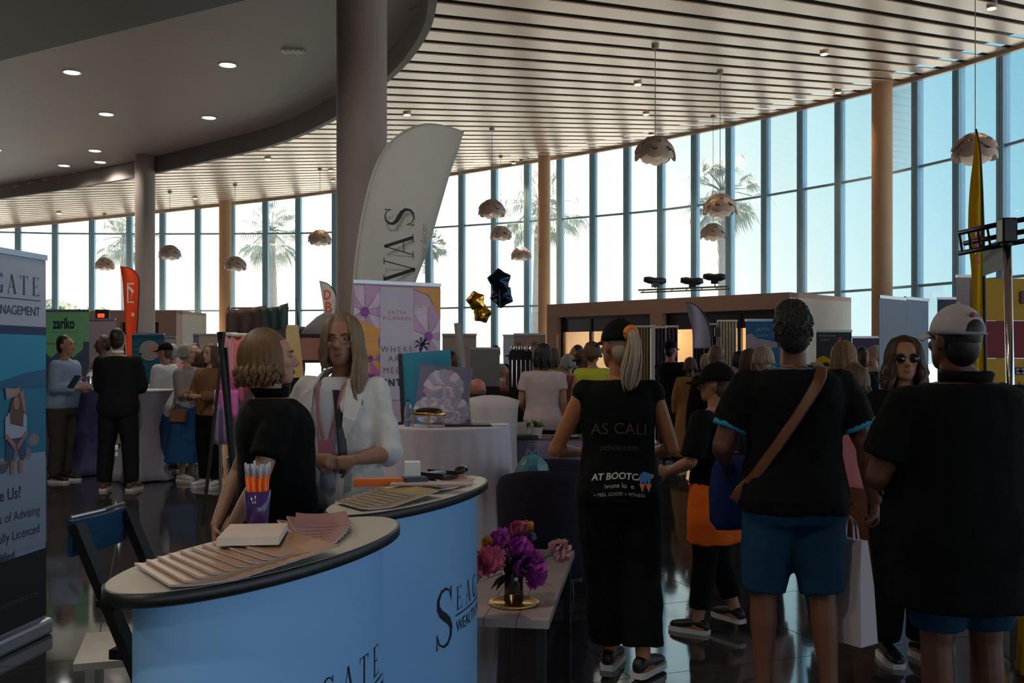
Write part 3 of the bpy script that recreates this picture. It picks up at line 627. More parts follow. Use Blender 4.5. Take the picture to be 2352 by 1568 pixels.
    person('woman with long blond hair and glasses in an open white jacket, hands clasped', (gx(783, 4.42), 4.42, 0), 1.70, -.22,
        [dict(k='top', m=C_white, hem=.78, sl=1.12, inf=.026, sinf=.026, flare=.05, n='jacket', fold=.03), dict(k='pants', m=C_orange, len=1.95, inf=.012), dict(k='shoes', m=SH_w)], mat('skin_warm', (.4, .2, .13), .5, 0, .1, 14),
        dict(t='long', m=mat('hair_long_blond', (.24, .165, .1), .5, 0, .55, 26, stretch=(1, 1, .1)), L=.1, sideL=.34, sd=1, N=120, th=2.45, wave=.006, taper=.02, vol=1.04, front=.1), fem=True, vx=.011, yaw=.2, w=1.0, group='people at the front counters', glasses=dict(m=mat('gold_frame', (.45, .3, .15), .3, 1)),
        arms={-1: dict(el=(-.245, -.03, 1.13), wr=(-.02, -.245, 1.125), hd=(1, -.25, -.1), hn=(.2, 1, -.5), curl=.75), 1: dict(el=(.245, -.03, 1.13), wr=(.16, -.235, 1.12), hd=(-.95, -.3, -.2), hn=(-.2, 1, -.4), curl=.75)}, extra=ex2)
    # sleeveless woman with a ponytail, from behind
    def ex3(root, A, MH, SC):
        print_on(root, [('AS CALI', 0, 1.16, .075, 0, 0, .05), ('ochoa.com', 0, 1.085, .04, 0, .1, .05)], M_print2, 'faded_print', .045)
        print_on(root, [('AT BOOTCA  P', .015, .955, .042, .001, .15, .1), ('ivone lo  e', .0, .915, .032, 0, 0, .1), ('+ FEEL GOOD + FITNESS', .0, .88, .022, 0, 0, .1)], M_print, 'back_print', .06)
        b = MB(); P = lambda x, z: SC @ Vector((-x, .186, z))
        for i in range(3): b.add([P(.097+i*.018, .995), P(.115+i*.018, .995), P(.111+i*.018, .97), P(.101+i*.018, .97)], [(0, 1, 2, 3)])
        b.add([P(.095, .995), P(.153, .995), P(.145, 1.02), P(.12, 1.03), P(.103, 1.02)], [(0, 1, 2, 3, 4)]); b.build('print_emblem_blue', mat('print_blue', (.05, .2, .5), .6), root)
        b = MB()
        for i in range(2): b.add([P(.095+i*.03, .97), P(.125+i*.03, .97), P(.111+i*.03, .93)], [(0, 1, 2)])
        b.build('print_emblem_orange', mat('print_orange', (.7, .2, .04), .6), root)
    person('woman in a black cap with a blond ponytail and orange hair tie, sleeveless black top', (gx(1420, 4.78), 4.78, 0), 1.68, PI-.08,
        [dict(k='top', m=C_black, hem=.86, sl=0, inf=.02, flare=.05, n='sleeveless_top'), dict(k='pants', m=C_black, len=1.86, inf=.028, flare=.016, n='wide_trousers', fold=.02), dict(k='shoes', m=SH_b, sole=SH_w)], mat('skin_bronze', (.38, .13, .05), .5, 0, .1, 14),  # bronze skin, one even tone
        dict(t='pony', m=H_light, L=.25, tie=mat('orange_tie', (.9, .2, .02), .6), vol=.97), fem=True, vx=.011, cap=dict(m=C_black), yaw=.55, w=1.02, group='visitors walking past', legs={-1: dict(an=(-.12, .07, .1), kn=(-.11, -.02, .49), toe=-.5), 1: dict(an=(.04, -.1, .085), kn=(.07, -.06, .49), toe=-.25)},
        arms={-1: dict(el=(-.27, -.02, 1.12), wr=(-.17, -.24, 1.08), hd=(.4, -1, .1), hn=(1, .2, 0)), 1: dict(el=(.315, -.01, 1.11), wr=(.2, -.24, 1.08), hd=(-.5, -1, .1), hn=(-1, 0, 0))}, extra=ex3)
    # man with the diagonal brown strap
    def ex4(root, A, MH, SC):
        P = lambda *a: SC @ Vector(a)
        b = MB(); b.tube([P(.085*math.sin(t)*1.02, .016+.078*math.cos(t)*1.05, 1.468-.012*math.cos(t)+.0*t) for t in [2*PI*i/28 for i in range(29)]], .0085, 8, cap=False, flat=1.2); b.build('collar_trim', C_teal, root, smooth=True)
        for s_, f in ((-1, .66), (1, .66)):
            a = A[s_]; p = a['sh'].lerp(a['el'], f); dv = (a['el']-a['sh']).normalized(); b = MB(); b.tube([SC @ (p-dv*.012), SC @ (p+dv*.012)], .0775, 20); b.build('sleeve_trim', C_teal, root, smooth=True)
        b = MB(); pts = []
        for i in range(15):
            t = i/14; x = -.1+.36*t; z = 1.47-.58*t; rx = tors(z, 1)*1.22+.02; y = tors(z, 3)+(tors(z, 2)*1.22+.052)*math.sqrt(max(.0, 1-(min(abs(x)/rx, 1))**2.4)); pts.append(P(x, y, z))
        b.tube([P(-.1, -.02, 1.49)]+pts, .026, 8, flat=.16); b.build('strap', mat('brown_leather_strap', (.12, .04, .014), .5), root, smooth=True)
    person('man with short dark grey hair in black t-shirt with blue trims and blue shorts', (gx(1822, 4.35), 4.35, 0), 1.75, PI-.05,
        [dict(k='top', m=C_black, hem=.84, sl=.66, inf=.026, n='t_shirt', fold=.02), dict(k='pants', m=C_blue, len=.98, inf=.026, n='shorts'), dict(k='shoes', m=SH_b, sole=SH_b)], SK3,
        dict(t='short', m=H_dkgrey, vol=1.03), vx=.011, w=1.22, d=1.2, yaw=-.12, roll=.05, group='visitors walking past', neck=-.01,
        arms={1: dict(el=(.31, .02, 1.13), wr=(.26, -.2, 1.04), hd=(-.3, -1, .0), hn=(-1, 0, 0)), -1: dict(el=(-.305, .03, 1.13), wr=(-.36, -.03, .88), hd=(-.05, -.1, -1), hn=(1, 0, 0), curl=1.0)},
        legs={1: dict(an=(.13, .02, .085), kn=(.13, 0, .49)), -1: dict(an=(-.13, .1, .085), kn=(-.12, .02, .49))}, extra=ex4)
    # orange skirt
    person('person in a black peaked cap, black top and bright orange skirt over leggings', (gx(1640, 5.5), 5.5, 0), 1.46, PI+.85,
        [dict(k='top', m=C_black, hem=.98, sl=.9, inf=.03, n='t_shirt', neck=1.45), dict(k='skirt', m=C_orange, waist=1.08, hem=.6, flare=.02, inf=.028), dict(k='pants', m=C_black, len=1.8, inf=.012, n='leggings'), dict(k='shoes', m=SH_b, sole=SH_w)], SK1,
        dict(t='short', m=H_brown), vx=.012, cap=dict(m=C_black, L=1.3, s=1.12), yaw=.2, w=1.05, group='visitors walking past',
        arms={1: dict(el=(.26, -.02, 1.14), wr=(.2, -.22, 1.06), hd=(-.2, -1, 0), hn=(-1, 0, 0)), -1: dict(el=(-.23, .05, 1.12), wr=(-.24, -.06, .9))},
        legs={-1: dict(an=(-.1, .1, .15), kn=(-.1, -.03, .5), toe=-.3), 1: dict(an=(.1, -.06, .085))})
    # white cap
    def ex6(root, A, MH, SC):
        b = MB(); b.loft([ering(.09, .085, 1.455, .012), ering(.1, .092, 1.5, .022), ering(.088, .082, 1.51, .022), ering(.07, .068, 1.47, .014)])
        for i, v in enumerate(b.v): b.v[i] = tuple(SC @ Vector(v))
        b.build('collar', C_black, root, smooth=True)
        def f(u, v):
            a = -u/.09+.05; e = .62+v/.11; return SC @ (MH @ Vector((.089*math.cos(e)*math.sin(a), .012+.1125*math.cos(e)*math.cos(a), .60*HH+.1145*math.sin(e))))
        obj('cap_embroidery', text_mesh('Calpe', .028, mat('thread_dark', (.1, .06, .06), .7), f, 0, 'LEFT', shear=.3), root)
        b = MB(); b.ell((0, 0, 0), (.011, .004, .009), 10, 6); b.build('cap_embroidery_heart', mat('thread_red', (.35, .03, .03), .7), root, loc=SC @ (MH @ Vector((.013, .105, .60*HH+.072))))
    person('heavy man in a white baseball cap and black polo shirt, seen from behind', (gx(2212, 3.62), 3.62, 0), 1.70, PI+.12,
        [dict(k='top', m=C_black, hem=.64, sl=.75, inf=.032, n='polo_shirt', flare=.05), dict(k='pants', m=C_blue, len=.85, inf=.026, n='shorts'), dict(k='shoes', m=SH_b)], SK3,
        dict(t='short', m=H_black), vx=.011, w=1.34, d=1.35, belly=.05, cap=dict(m=cloth('cap_white', (.5, .46, .47)), strap=cloth('cap_strap', (.3, .32, .4))), yaw=.14, pitch=-.05, group='visitors walking past', neck=-.012, headx=.045,
        arms={-1: dict(el=(-.4, .05, 1.12), wr=(-.2, -.22, 1.05), hd=(.6, -.8, 0), hn=(.4, .6, 0)), 1: dict(el=(.31, -.05, 1.12), wr=(.2, -.26, 1.06), hd=(-.5, -.8, 0), hn=(-1, 0, 0))}, extra=ex6)
    # woman with sunglasses
    person('woman with dark wavy hair and sunglasses in black, facing the others', (gx(2080, 5.0), 5.0, 0), 1.61, .12,
        [dict(k='top', m=C_black, hem=.78, sl=1.7, inf=.026, n='blouse'), dict(k='pants', m=C_black, len=1.95, inf=.02), dict(k='shoes', m=SH_b)], SK1,
        dict(t='curly', m=mat('hair_dark_brown', (.05, .025, .014), .5, 0, .4, 30), L=.2, N=70, th=2.3, wave=.02, taper=-.1, sr=.016), fem=True, vx=.012, yaw=-.35, group='visitors walking past', glasses=dict(m=mat('sunglass_frame', (.12, .06, .12), .3), r=.026, lens=mat('dark_lens', (.01, .01, .012), .1)),
        arms={-1: dict(el=(-.2, -.06, 1.12), wr=(-.2, -.26, 1.24), hd=(-.5, -.75, .2), hn=(.3, .1, 1), curl=.5)})
    # child in pink
    person('curly haired child in a pink t-shirt behind the man with the strap', (gx(1962, 5.9), 5.9, 0), 1.46, PI-.9,
        [dict(k='top', m=C_pink, hem=.9, sl=.55, inf=.024, n='t_shirt'), dict(k='pants', m=C_brown, len=1.9, inf=.02), dict(k='shoes', m=SH_b)], SK1,
        dict(t='curly', m=H_brown, L=.06, N=60, th=2.2, wave=.022, taper=-.2, sr=.016, vol=1.08), vx=.013, w=.92, yaw=-.15, pitch=.15, group='visitors walking past')
fg_people()
# ================================================================== the two promotion counters and what stands on them
ZT = 1.02
M_wrap = mat('counter_wrap_blue', (.24, .52, .92), .45, 0, .05, 1.5); M_top = mat('counter_top_cream', (.5, .46, .39), .4, 0, .05); M_edge = mat('counter_edge_black', (.012, .012, .014), .4)
CT = {1: (Vector((-.622, 2.606, 0)), Vector((.39, .921, 0)).normalized(), .55, .212), 2: (Vector((-.357, 3.658, 0)), Vector((.357, .934, 0)).normalized(), .553, .18)}
def counter(i, label, s0):
    c, e1, a, b_ = CT[i]; e2 = Vector((e1.y, -e1.x, 0)); ia, ib = a-.085, b_-.03
    r = empty('promotion_counter', c, 0, label, 'counter', 'blue promotion counters')
    def el(A, B, t): return e1*(A*math.cos(t))+e2*(B*math.sin(t))
    n = 64; T = [2*PI*k/n for k in range(n)]; Z = Vector((0, 0, 1))
    m = MB(); m.loft([[el(ia, ib, t)+Z*z for t in T] for z in (.03, .5, ZT-.04)]); m.build('wrap', M_wrap, r, smooth=True).modifiers.new('e', 'EDGE_SPLIT')
    m = MB(); m.loft([[el(ia+.01, ib+.01, t)+Z*z for t in T] for z in (0, .03)]); m.build('base', M_edge, r)
    m = MB(); m.loft([[el(A, B, t)+Z*z for t in T] for A, B, z in ((a-.012, b_-.012, ZT-.034), (a, b_, ZT-.028), (a, b_, ZT-.004), (a-.006, b_-.006, ZT-.001))]); m.build('edge_band', M_edge, r, smooth=True)
    m = MB(); m.loft([[el(a-.008, b_-.008, t)+Z*z for t in T] for z in (ZT-.004, ZT)]); m.build('top', M_top, r)
    # lettering follows the curved wrap; s is the arc length from the camera-side middle towards the far end
    tab = [(0, PI/2)]; t = PI/2; s_ = 0; p = el(ia, ib, t)
    while t > -.3: t -= .01; q = el(ia, ib, t); s_ += (q-p).length; p = q; tab.append((s_, t))
    tab2 = []; t = PI/2; s_ = 0; p = el(ia, ib, t)
    while t < PI+.3: t += .01; q = el(ia, ib, t); s_ -= (q-p).length; p = q; tab2.append((s_, t))
    tab = list(reversed(tab2))+tab
    def f(u, v): t = interp(tab, u); return el(ia+.0015, ib+.0015, t)+Z*v
    m = MB(); zl = .58 if i == 1 else .545; roman(m, 'S', s0, zl-.06, .21, 0, f); roman(m, 'EAGATE', s0+.165, zl+.045, .085, .098, f)
    for k in range(24): u0 = s0+.16+.6*k/24; m.add([f(u0, zl+.026), f(u0+.025, zl+.026), f(u0+.025, zl+.031), f(u0, zl+.031)], [(0, 1, 2, 3)])
    m.build('logo', M_ink, r, fix=False)
    obj('logo_small_text', text_mesh('WEALTH MANAGEMENT', .062, M_ink, lambda u, v: f(u+s0+.165, v+zl-.035), 0, spacing=1.0), r)
counter(1, 'blue promotion counter with pens, notepad and magazines on its cream top', -.42)
counter(2, 'blue promotion counter with a white box and card tray, behind the one with pens', -.13)
def on_top(i, du, dv): c, e1, a, b_ = CT[i]; e2 = Vector((e1.y, -e1.x, 0)); return c+e1*du+e2*dv
def ang(i): e = CT[i][1]; return math.atan2(e.y, e.x)
def magazines():
    pm = [mat('magazine_cover_a', (.36, .21, .06), .3, 0, 0, 9, col2=(.42, .22, .16)), mat('magazine_cover_b', (.42, .22, .2), .3, 0, 0, 7, col2=(.24, .1, .09)), mat('magazine_cover_c', (.45, .34, .08), .3, 0, 0, 8, col2=(.26, .14, .1))]
    page = mat('magazine_pages', (.55, .52, .55), .5)
    def mag(i, du, dv, rz, z, m, label, grp, w=.2, h=.28):
        r = empty('magazine', on_top(i, du, dv)+Vector((0, 0, z)), ang(i)+rz, label, 'magazine', grp)
        b = MB(); b.loft([[Vector((x*w/2, y, .003+.006*abs(x)**3)) for x in (-1, -.6, -.2, .2, .6, 1)] for y in (-h/2+.003, h/2-.003)], False, False); b.build('pages', page, r, thick=.004)
        b = MB(); b.loft([[Vector((x*w/2, y, .0058+.006*abs(x)**3)) for x in (-1, -.6, -.2, .2, .6, 1)] for y in (-h/2, h/2)], False, False); b.build('cover', m, r, thick=.0008)
    L = ['brown magazine in the fanned row on the counter with pens', 'reddish magazine in the fan behind the pen cup', 'yellowish magazine fanned on the counter with the white box']
    for k in range(9): mag(1, -.34+.034*k, .02+.006*k, -.55+.015*k, ZT+.002+.0022*k, pm[0], L[0], 'magazines fanned at the near end of the counter', .18, .28)
    for k in range(7): mag(1, .06+.042*k, .0-.01*k, -.35-.1*k, ZT+.002+.0022*k, pm[1], L[1], 'magazines fanned behind the pen cup', .15, .24)
    for k in range(8): mag(2, -.36+.034*k, .0+.004*k, -.6+.02*k, ZT+.002+.0022*k, pm[2], L[2], 'magazines fanned on the rear counter', .14, .2)
    for k in range(4): mag(2, .12+.06*k, .0, -.3-.15*k, ZT+.002+.003*k, pm[1], 'dark reddish magazine at the far end of the rear counter', 'magazines at the far end of the rear counter', .14, .2)
magazines()
def counter_things():
    # notepad
    r = empty('notepad', on_top(1, -.06, -.02)+Vector((0, 0, ZT+.034)), ang(1)-1.05, 'white notepad lying on the magazines in front of the pen cup', 'notepad')
    b = MB(); b.box((0, 0, .009), (.15, .21, .018)); b.build('pages', mat('pad_paper', (.62, .58, .54), .7), r); b = MB(); b.box((0, 0, .0185), (.15, .21, .001)); b.build('top_sheet', mat('pad_sheet', (.6, .48, .42), .7), r)
    # pen cup
    p = on_top(1, .1, -.13); cz = ZT+.03; r = empty('pen_cup', p+Vector((0, 0, cz)), 0, 'purple tinted plastic cup packed with orange pens', 'cup')
    gm = mat('cup_plastic_purple', (.13, .07, .3), .15, 0, .1, spec=.6, alpha=1)
    nt = gm.node_tree; bs = nt.nodes['Principled BSDF']; bs.inputs['Transmission Weight'].default_value = .55; bs.inputs['Roughness'].default_value = .15
    b = MB(); prof = [(.026, 0), (.028, .001), (.036, .1), (.034, .1), (.0265, .004)]; b.lathe(prof, n=28, cap=False); b.build('cup_wall', gm, r, smooth=True); b = MB(); b.lathe([(.027, 0), (.027, .005)], n=28); b.build('cup_base', gm, r)
    om = mat('pen_orange', (.9, .16, .01), .35); cm = mat('pen_cap_clear', (.5, .55, .65), .15, spec=.8); rnd = random.Random(3); k = 0
    for ring_r, n in ((.0, 1), (.009, 6), (.018, 10)):
        for j in range(n):
            a = 2*PI*j/n+.2; x, y = ring_r*math.cos(a), ring_r*math.sin(a); t = Vector((x*1.75, y*1.75, .165+rnd.uniform(-.006, .008)))
            o = empty('pen', p+Vector((0, 0, cz)), 0, 'orange pen with clear cap standing in the purple cup', 'pen', 'orange pens in the cup'); q = Vector((x*1.0, y*1.0, .006))
            b = MB(); b.tube([q, q.lerp(t, .84)], .0042, 8); b.build('barrel', om, o, smooth=True); b = MB(); b.tube([q.lerp(t, .84), t, t+(t-q)*.04], [.0045, .004, .0025], 8); b.build('pen_cap', cm, o, smooth=True)
    # rear counter
    r = empty('card_box', on_top(2, .1, -.06)+Vector((0, 0, ZT+.03)), ang(2)+.5, 'small white paper box tilted on the rear counter', 'box')
    b = MB(); b.prism([(-.035, 0), (.03, 0), (.045, .05), (-.0, .075), (-.02, .07)], 'y', -.03, .03); b.build('box_body', mat('paper_box', (.6, .68, .7), .6), r)
    b = MB(); b.box((0, 0, .014), (.2, .035, .028)); o = b.build('orange_box', mat('orange_card', (.85, .18, .02), .5), loc=on_top(2, -.02, -.13)+Vector((0, 0, ZT+.02)), rz=.15); tag(o, 'long flat orange carton on the rear counter', 'box')
    r = empty('card_tray', on_top(2, .28, -.05)+Vector((0, 0, ZT+.022)), ang(2)-.2, 'dark tray of business cards on the rear counter', 'tray')
    b = MB(); b.box((0, 0, .005), (.1, .15, .01)); b.box((-.05, 0, .012), (.004, .15, .022)); b.box((.05, 0, .012), (.004, .15, .022)); b.build('tray_body', M_black, r); b = MB(); b.box((0, 0, .016), (.085, .05, .012)); b.build('card_stack', mat('cards', (.3, .33, .38), .5), r)
    b = MB(); b.box((0, 0, .011), (.09, .06, .022)); o = b.build('blue_case', mat('case_navy', (.02, .04, .08), .4), loc=on_top(2, .04, -.02)+Vector((0, 0, ZT+.03)), rz=.4, bevel=.004); tag(o, 'small dark blue case beside the white paper box', 'case')
    b = MB(); b.box((0, 0, .003), (.3, .1, .006)); o = b.build('leaflet_stack', mat('leaflets', (.4, .33, .32), .6), loc=on_top(2, .02, .06)+Vector((0, 0, ZT+.03)), rz=ang(2)-1.2); tag(o, 'pale leaflets lying flat behind the white paper box', 'leaflets')
    b = MB(); b.ell((0, 0, .018), (.05, .022, .018)); o = b.build('spectacle_case', mat('glossy_black', (.01, .01, .012), .1), loc=on_top(2, .42, .0)+Vector((0, 0, ZT+.02)), rz=ang(2), smooth=True); tag(o, 'glossy black spectacle case at the far tip of the rear counter', 'case')
counter_things()
# ------------------------------------------------------------------ roller banners
M_alu = mat('banner_aluminium', (.5, .52, .56), .35, .8)
def rollup(label, p0, p1, h, base_m, group=None, cat='banner', rail=M_alu, name='roller_banner'):
    """p0, p1: floor points of the left and right edge as the print is read"""
    p0 = Vector(p0); p1 = Vector(p1); w = (p1-p0).length; rz = math.atan2((p1-p0).y, (p1-p0).x)
    r = empty(name, (p0+p1)/2, rz, label, cat, group)
    b = MB(); b.box((0, 0, h/2+.04), (w, .004, h-.06)); b.build('print_panel', base_m, r)
    b = MB(); b.box((0, .02, .045), (w+.03, .13, .09)); b.build('base_case', M_alu, r, bevel=.02)
    b = MB(); b.box((0, 0, h), (w+.01, .025, .03)); b.build('top_rail', rail, r)
    b = MB(); b.cyl((0, .03, .08), (0, .015, h-.01), .012, n=10); b.build('support_pole', M_steel, r)
    r['w'] = w; r['h'] = h
    return r
def patch(r, name, m, poly, layer=1):
    w = r['w']; b = MB(); b.add([(u-w/2, -.003-.0012*layer, v) for u, v in poly], [tuple(range(len(poly)))]); return b.build(name, m, r, fix=False)
def rect(a, b, c, d): return [(a, b), (c, b), (c, d), (a, d)]
def circ(cx, cy, rx, ry=None, n=20, a0=0, a1=2*PI): ry = ry or rx; return [(cx+rx*math.cos(a0+(a1-a0)*i/n), cy+ry*math.sin(a0+(a1-a0)*i/n)) for i in range(n if a1-a0 > 6 else n+1)]
def label_text(r, txt, u, v, size, m, bold=0, align='LEFT', layer=3, spacing=1.0, shear=0, name='lettering', rot=0, sx=1.0):
    w = r['w']; c, s_ = math.cos(rot), math.sin(rot)
    return obj(name, text_mesh(txt, size, m, lambda x, y: Vector((u+(x*c-y*s_)*sx-w/2, -.003-.0012*layer, v+x*s_+y*c)), bold, align, spacing, shear), r)
def flat(name, c, rough=.5, **k): return mat('print_'+name, c, rough, 0, k.pop('var', .05), k.pop('scale', 6), **k)
def wealth_banner():
    r = rollup('tall blue and white roller banner with a seaside photo of a seated woman', (-2.66, 4.62, 0), (-2.565, 5.47, 0), 2.06, flat('pale_blue', (.3, .42, .62)))
    w = r['w']; ink = flat('ink_blue', (.02, .035, .06))
    patch(r, 'print_header', flat('header_white', (.42, .46, .56)), rect(0, 1.66, w, 2.04))
    m = MB(); roman(m, 'SEAGATE', .075, 1.845, .1, .108, lambda u, v: Vector((u-w/2, -.008, v))); m.build('logo', ink, r, fix=False)
    patch(r, 'logo_rule', ink, rect(.07, 1.818, .8, 1.823), 3); label_text(r, 'WEALTH MANAGEMENT', w-.055, 1.738, .068, ink, 0, 'RIGHT', spacing=.95)
    patch(r, 'print_stripe', flat('stripe_navy', (.012, .03, .1)), rect(0, 1.635, w, 1.68), 2)
    patch(r, 'print_sky', flat('sky_cyan', (.02, .3, .5)), rect(0, 1.35, w, 1.64)); patch(r, 'print_sea', flat('sea_teal', (.01, .2, .34)), rect(0, 1.0, w, 1.36), 1)
    patch(r, 'print_hills', flat('hill_blue', (.02, .13, .26)), [(0, 1.355), (0, 1.38), (.3, 1.37), (.5, 1.40), (.65, 1.43), (w, 1.45), (w, 1.355)], 2)
    rnd = random.Random(5); rk = flat('rocks', (.35, .3, .33), scale=20, col2=(.2, .16, .17))
    for k in range(11): patch(r, 'print_rock', rk, circ(.06+.068*k, 1.0+rnd.uniform(-.05, .03)+(.05 if k > 9 else 0), .05, .035, 9), 2)
    patch(r, 'print_mist', flat('mist', (.3, .38, .52)), rect(0, .5, w, .97), 2)
    _p = patch; FX = lambda pl: [(.58+(u-.56)*.72, 1.0+(v-.98)*.78) for u, v in pl]; fig = lambda r, n, m, pl, l: _p(r, n, m, FX(pl), l)
    sk = flat('figure_skin', (.42, .2, .15)); x = .56
    fig(r, 'figure_jeans', flat('figure_jeans', (.02, .09, .2)), [(x-.12, 1.16), (x+.1, 1.16), (x+.13, .98), (x+.07, .93), (x, 1.06), (x-.04, .93), (x-.12, .96)], 4)
    fig(r, 'figure_shirt', flat('figure_shirt', (.45, .5, .6)), [(x-.13, 1.1), (x+.13, 1.1), (x+.13, 1.24), (x+.06, 1.29), (x-.06, 1.29), (x-.13, 1.24)], 5)
    fig(r, 'figure_hair', flat('figure_hair', (.16, .07, .05)), [(x-.07, 1.2), (x+.08, 1.17), (x+.09, 1.3), (x+.05, 1.385), (x-.03, 1.385), (x-.08, 1.3)], 6); fig(r, 'figure_face', sk, circ(x, 1.335, .035, .045), 7)
    for s_ in (-1, 1): fig(r, 'figure_arm', sk, [(x+s_*.12, 1.14), (x+s_*.14, 1.12), (x+s_*.02, 1.02), (x-s_*.02, 1.04)], 7); fig(r, 'figure_leg', sk, [(x+s_*.05-.025, .95), (x+s_*.05+.025, .95), (x+s_*.05+.02, .86), (x+s_*.05-.02, .86)], 6)
    fig(r, 'figure_arm_raised', sk, [(x+.09, 1.26), (x+.12, 1.27), (x+.08, 1.42), (x+.03, 1.41)], 7); fig(r, 'figure_hat', flat('figure_hat', (.42, .3, .25)), [(x-.12, 1.36), (x-.14, 1.44), (x-.03, 1.43), (x+.04, 1.44), (x+.02, 1.39)], 8)
    label_text(r, 'Why Choose Us?', .02, .78, .085, ink, .001); 
    for i, t in enumerate(('over 20 Years of Advising', 'in Spain. Fully Licenced', '& Qualified')): label_text(r, t, w-.06 if i < 2 else w-.28, .665-.1*i, .07, ink, 0, 'RIGHT')
    patch(r, 'print_footer', flat('footer_black', (.012, .013, .016)), rect(0, .1, w, .47), 3); label_text(r, 'seagatewealth.com', w-.08, .23, .045, flat('footer_text', (.12, .13, .15)), 0, 'RIGHT', 5)
wealth_banner()
# ------------------------------------------------------------------ folding director chair at the left
def director_chair():
    r = empty('folding_chair', (-1.17, 3.2, 0), math.radians(80), 'tall black folding chair with a blue fabric back beside the counter', 'chair')
    def part(n, f, m): b = MB(); f(b); return b.build(n, m, r, smooth=False)
    for s_ in (-1, 1):
        part('back_post', lambda b: b.beam((s_*.14, .16, 1.0), (s_*.14, -.3, .0), .03, .05, (1, 0, 0)), M_black)
        part('leg', lambda b: b.beam((s_*.11, -.2, .6), (s_*.11, .22, .0), .03, .045, (1, 0, 0)), M_black)
        part('armrest', lambda b: b.box((s_*.14, -.05, .76), (.045, .26, .022)), M_black)
    part('seat', lambda b: b.box((0, -.1, .6), (.28, .3, .03)), cloth('chair_seat', (.02, .02, .025))); part('footrest', lambda b: b.box((0, -.2, .22), (.28, .05, .02)), M_black)
    b = MB(); b.loft([[Vector((x*.15, .175-.02*(1-x*x), z)) for x in (-1, -.5, 0, .5, 1)] for z in (.9, 1.01)], False, False); b.build('backrest', cloth('chair_back_blue', (.012, .075, .16), .5), r, thick=.02)
    b = MB(); b.tube([(-.15, .175, 1.02), (0, .155, 1.022), (.15, .175, 1.02)], .007, 8); b.build('back_rail', M_steel, r)
director_chair()
b_ = MB(); b_.box((0, 0, .47), (.5, .4, .025)); b_.box((-.2, 0, .24), (.03, .34, .46)); b_.box((.2, 0, .24), (.03, .34, .46))
tag(b_.build('side_table', mat('side_table_white', (.6, .56, .5), .5), loc=(-1.3, 3.62, 0), rz=.3), 'low white side table behind the counter with pens', 'table')
# ================================================================== middle ground
M_lin = cloth('table_linen', (.7, .63, .7), var=.06); M_vel = cloth('velvet_purple', (.035, .03, .05))
def draped_table(label, X, Y, R, h, m, name='draped_table', folds=26, drop=1.0, cat='table', sy=1.0):
    r = empty(name, (X, Y, 0), 0, label, cat); rnd = random.Random(int(R*100)); n = folds*6; ph = [rnd.uniform(-.3, .3) for _ in range(folds)]
    def rad(j, t):
        k = j/6; q = .5+.5*math.cos(2*PI*k+ph[int(k) % folds]*2); return R+.006+t*(.012+.045*q+.02*math.sin(k*.9))
    rows = []
    for t, z in ((0, h), (.02, h-.012), (.12, h-.1), (.3, h-.25), (.55, h*.5), (.8, h*.2), (1, .015)):
        rows.append([Vector((rad(j, t)*math.cos(2*PI*j/n), rad(j, t)*math.sin(2*PI*j/n)*sy, z)) for j in range(n)])
    b = MB(); b.loft([[v*(.0+.5) if False else Vector((v.x*.02, v.y*.02, h+.001)) for v in rows[0]], [Vector((v.x*.985, v.y*.985, h+.001)) for v in rows[0]]]+rows, False); b.build('tablecloth', m, r, smooth=True)
    b = MB(); b.lathe([(R-.01, h-.03), (R-.01, h-.004)], n=32, sy=sy); b.build('table_top', M_white, r); b = MB(); b.lathe([(.22, 0), (.22, .03), (.04, .05), (.04, h-.03)], n=20); b.build('pedestal', M_black, r)
    return r
TX, TY, TH = gx(1018, 7.6), 7.6, 1.0
draped_table('tall round table under a pale draped cloth carrying the flower painting', TX, TY, .5, TH, M_lin)
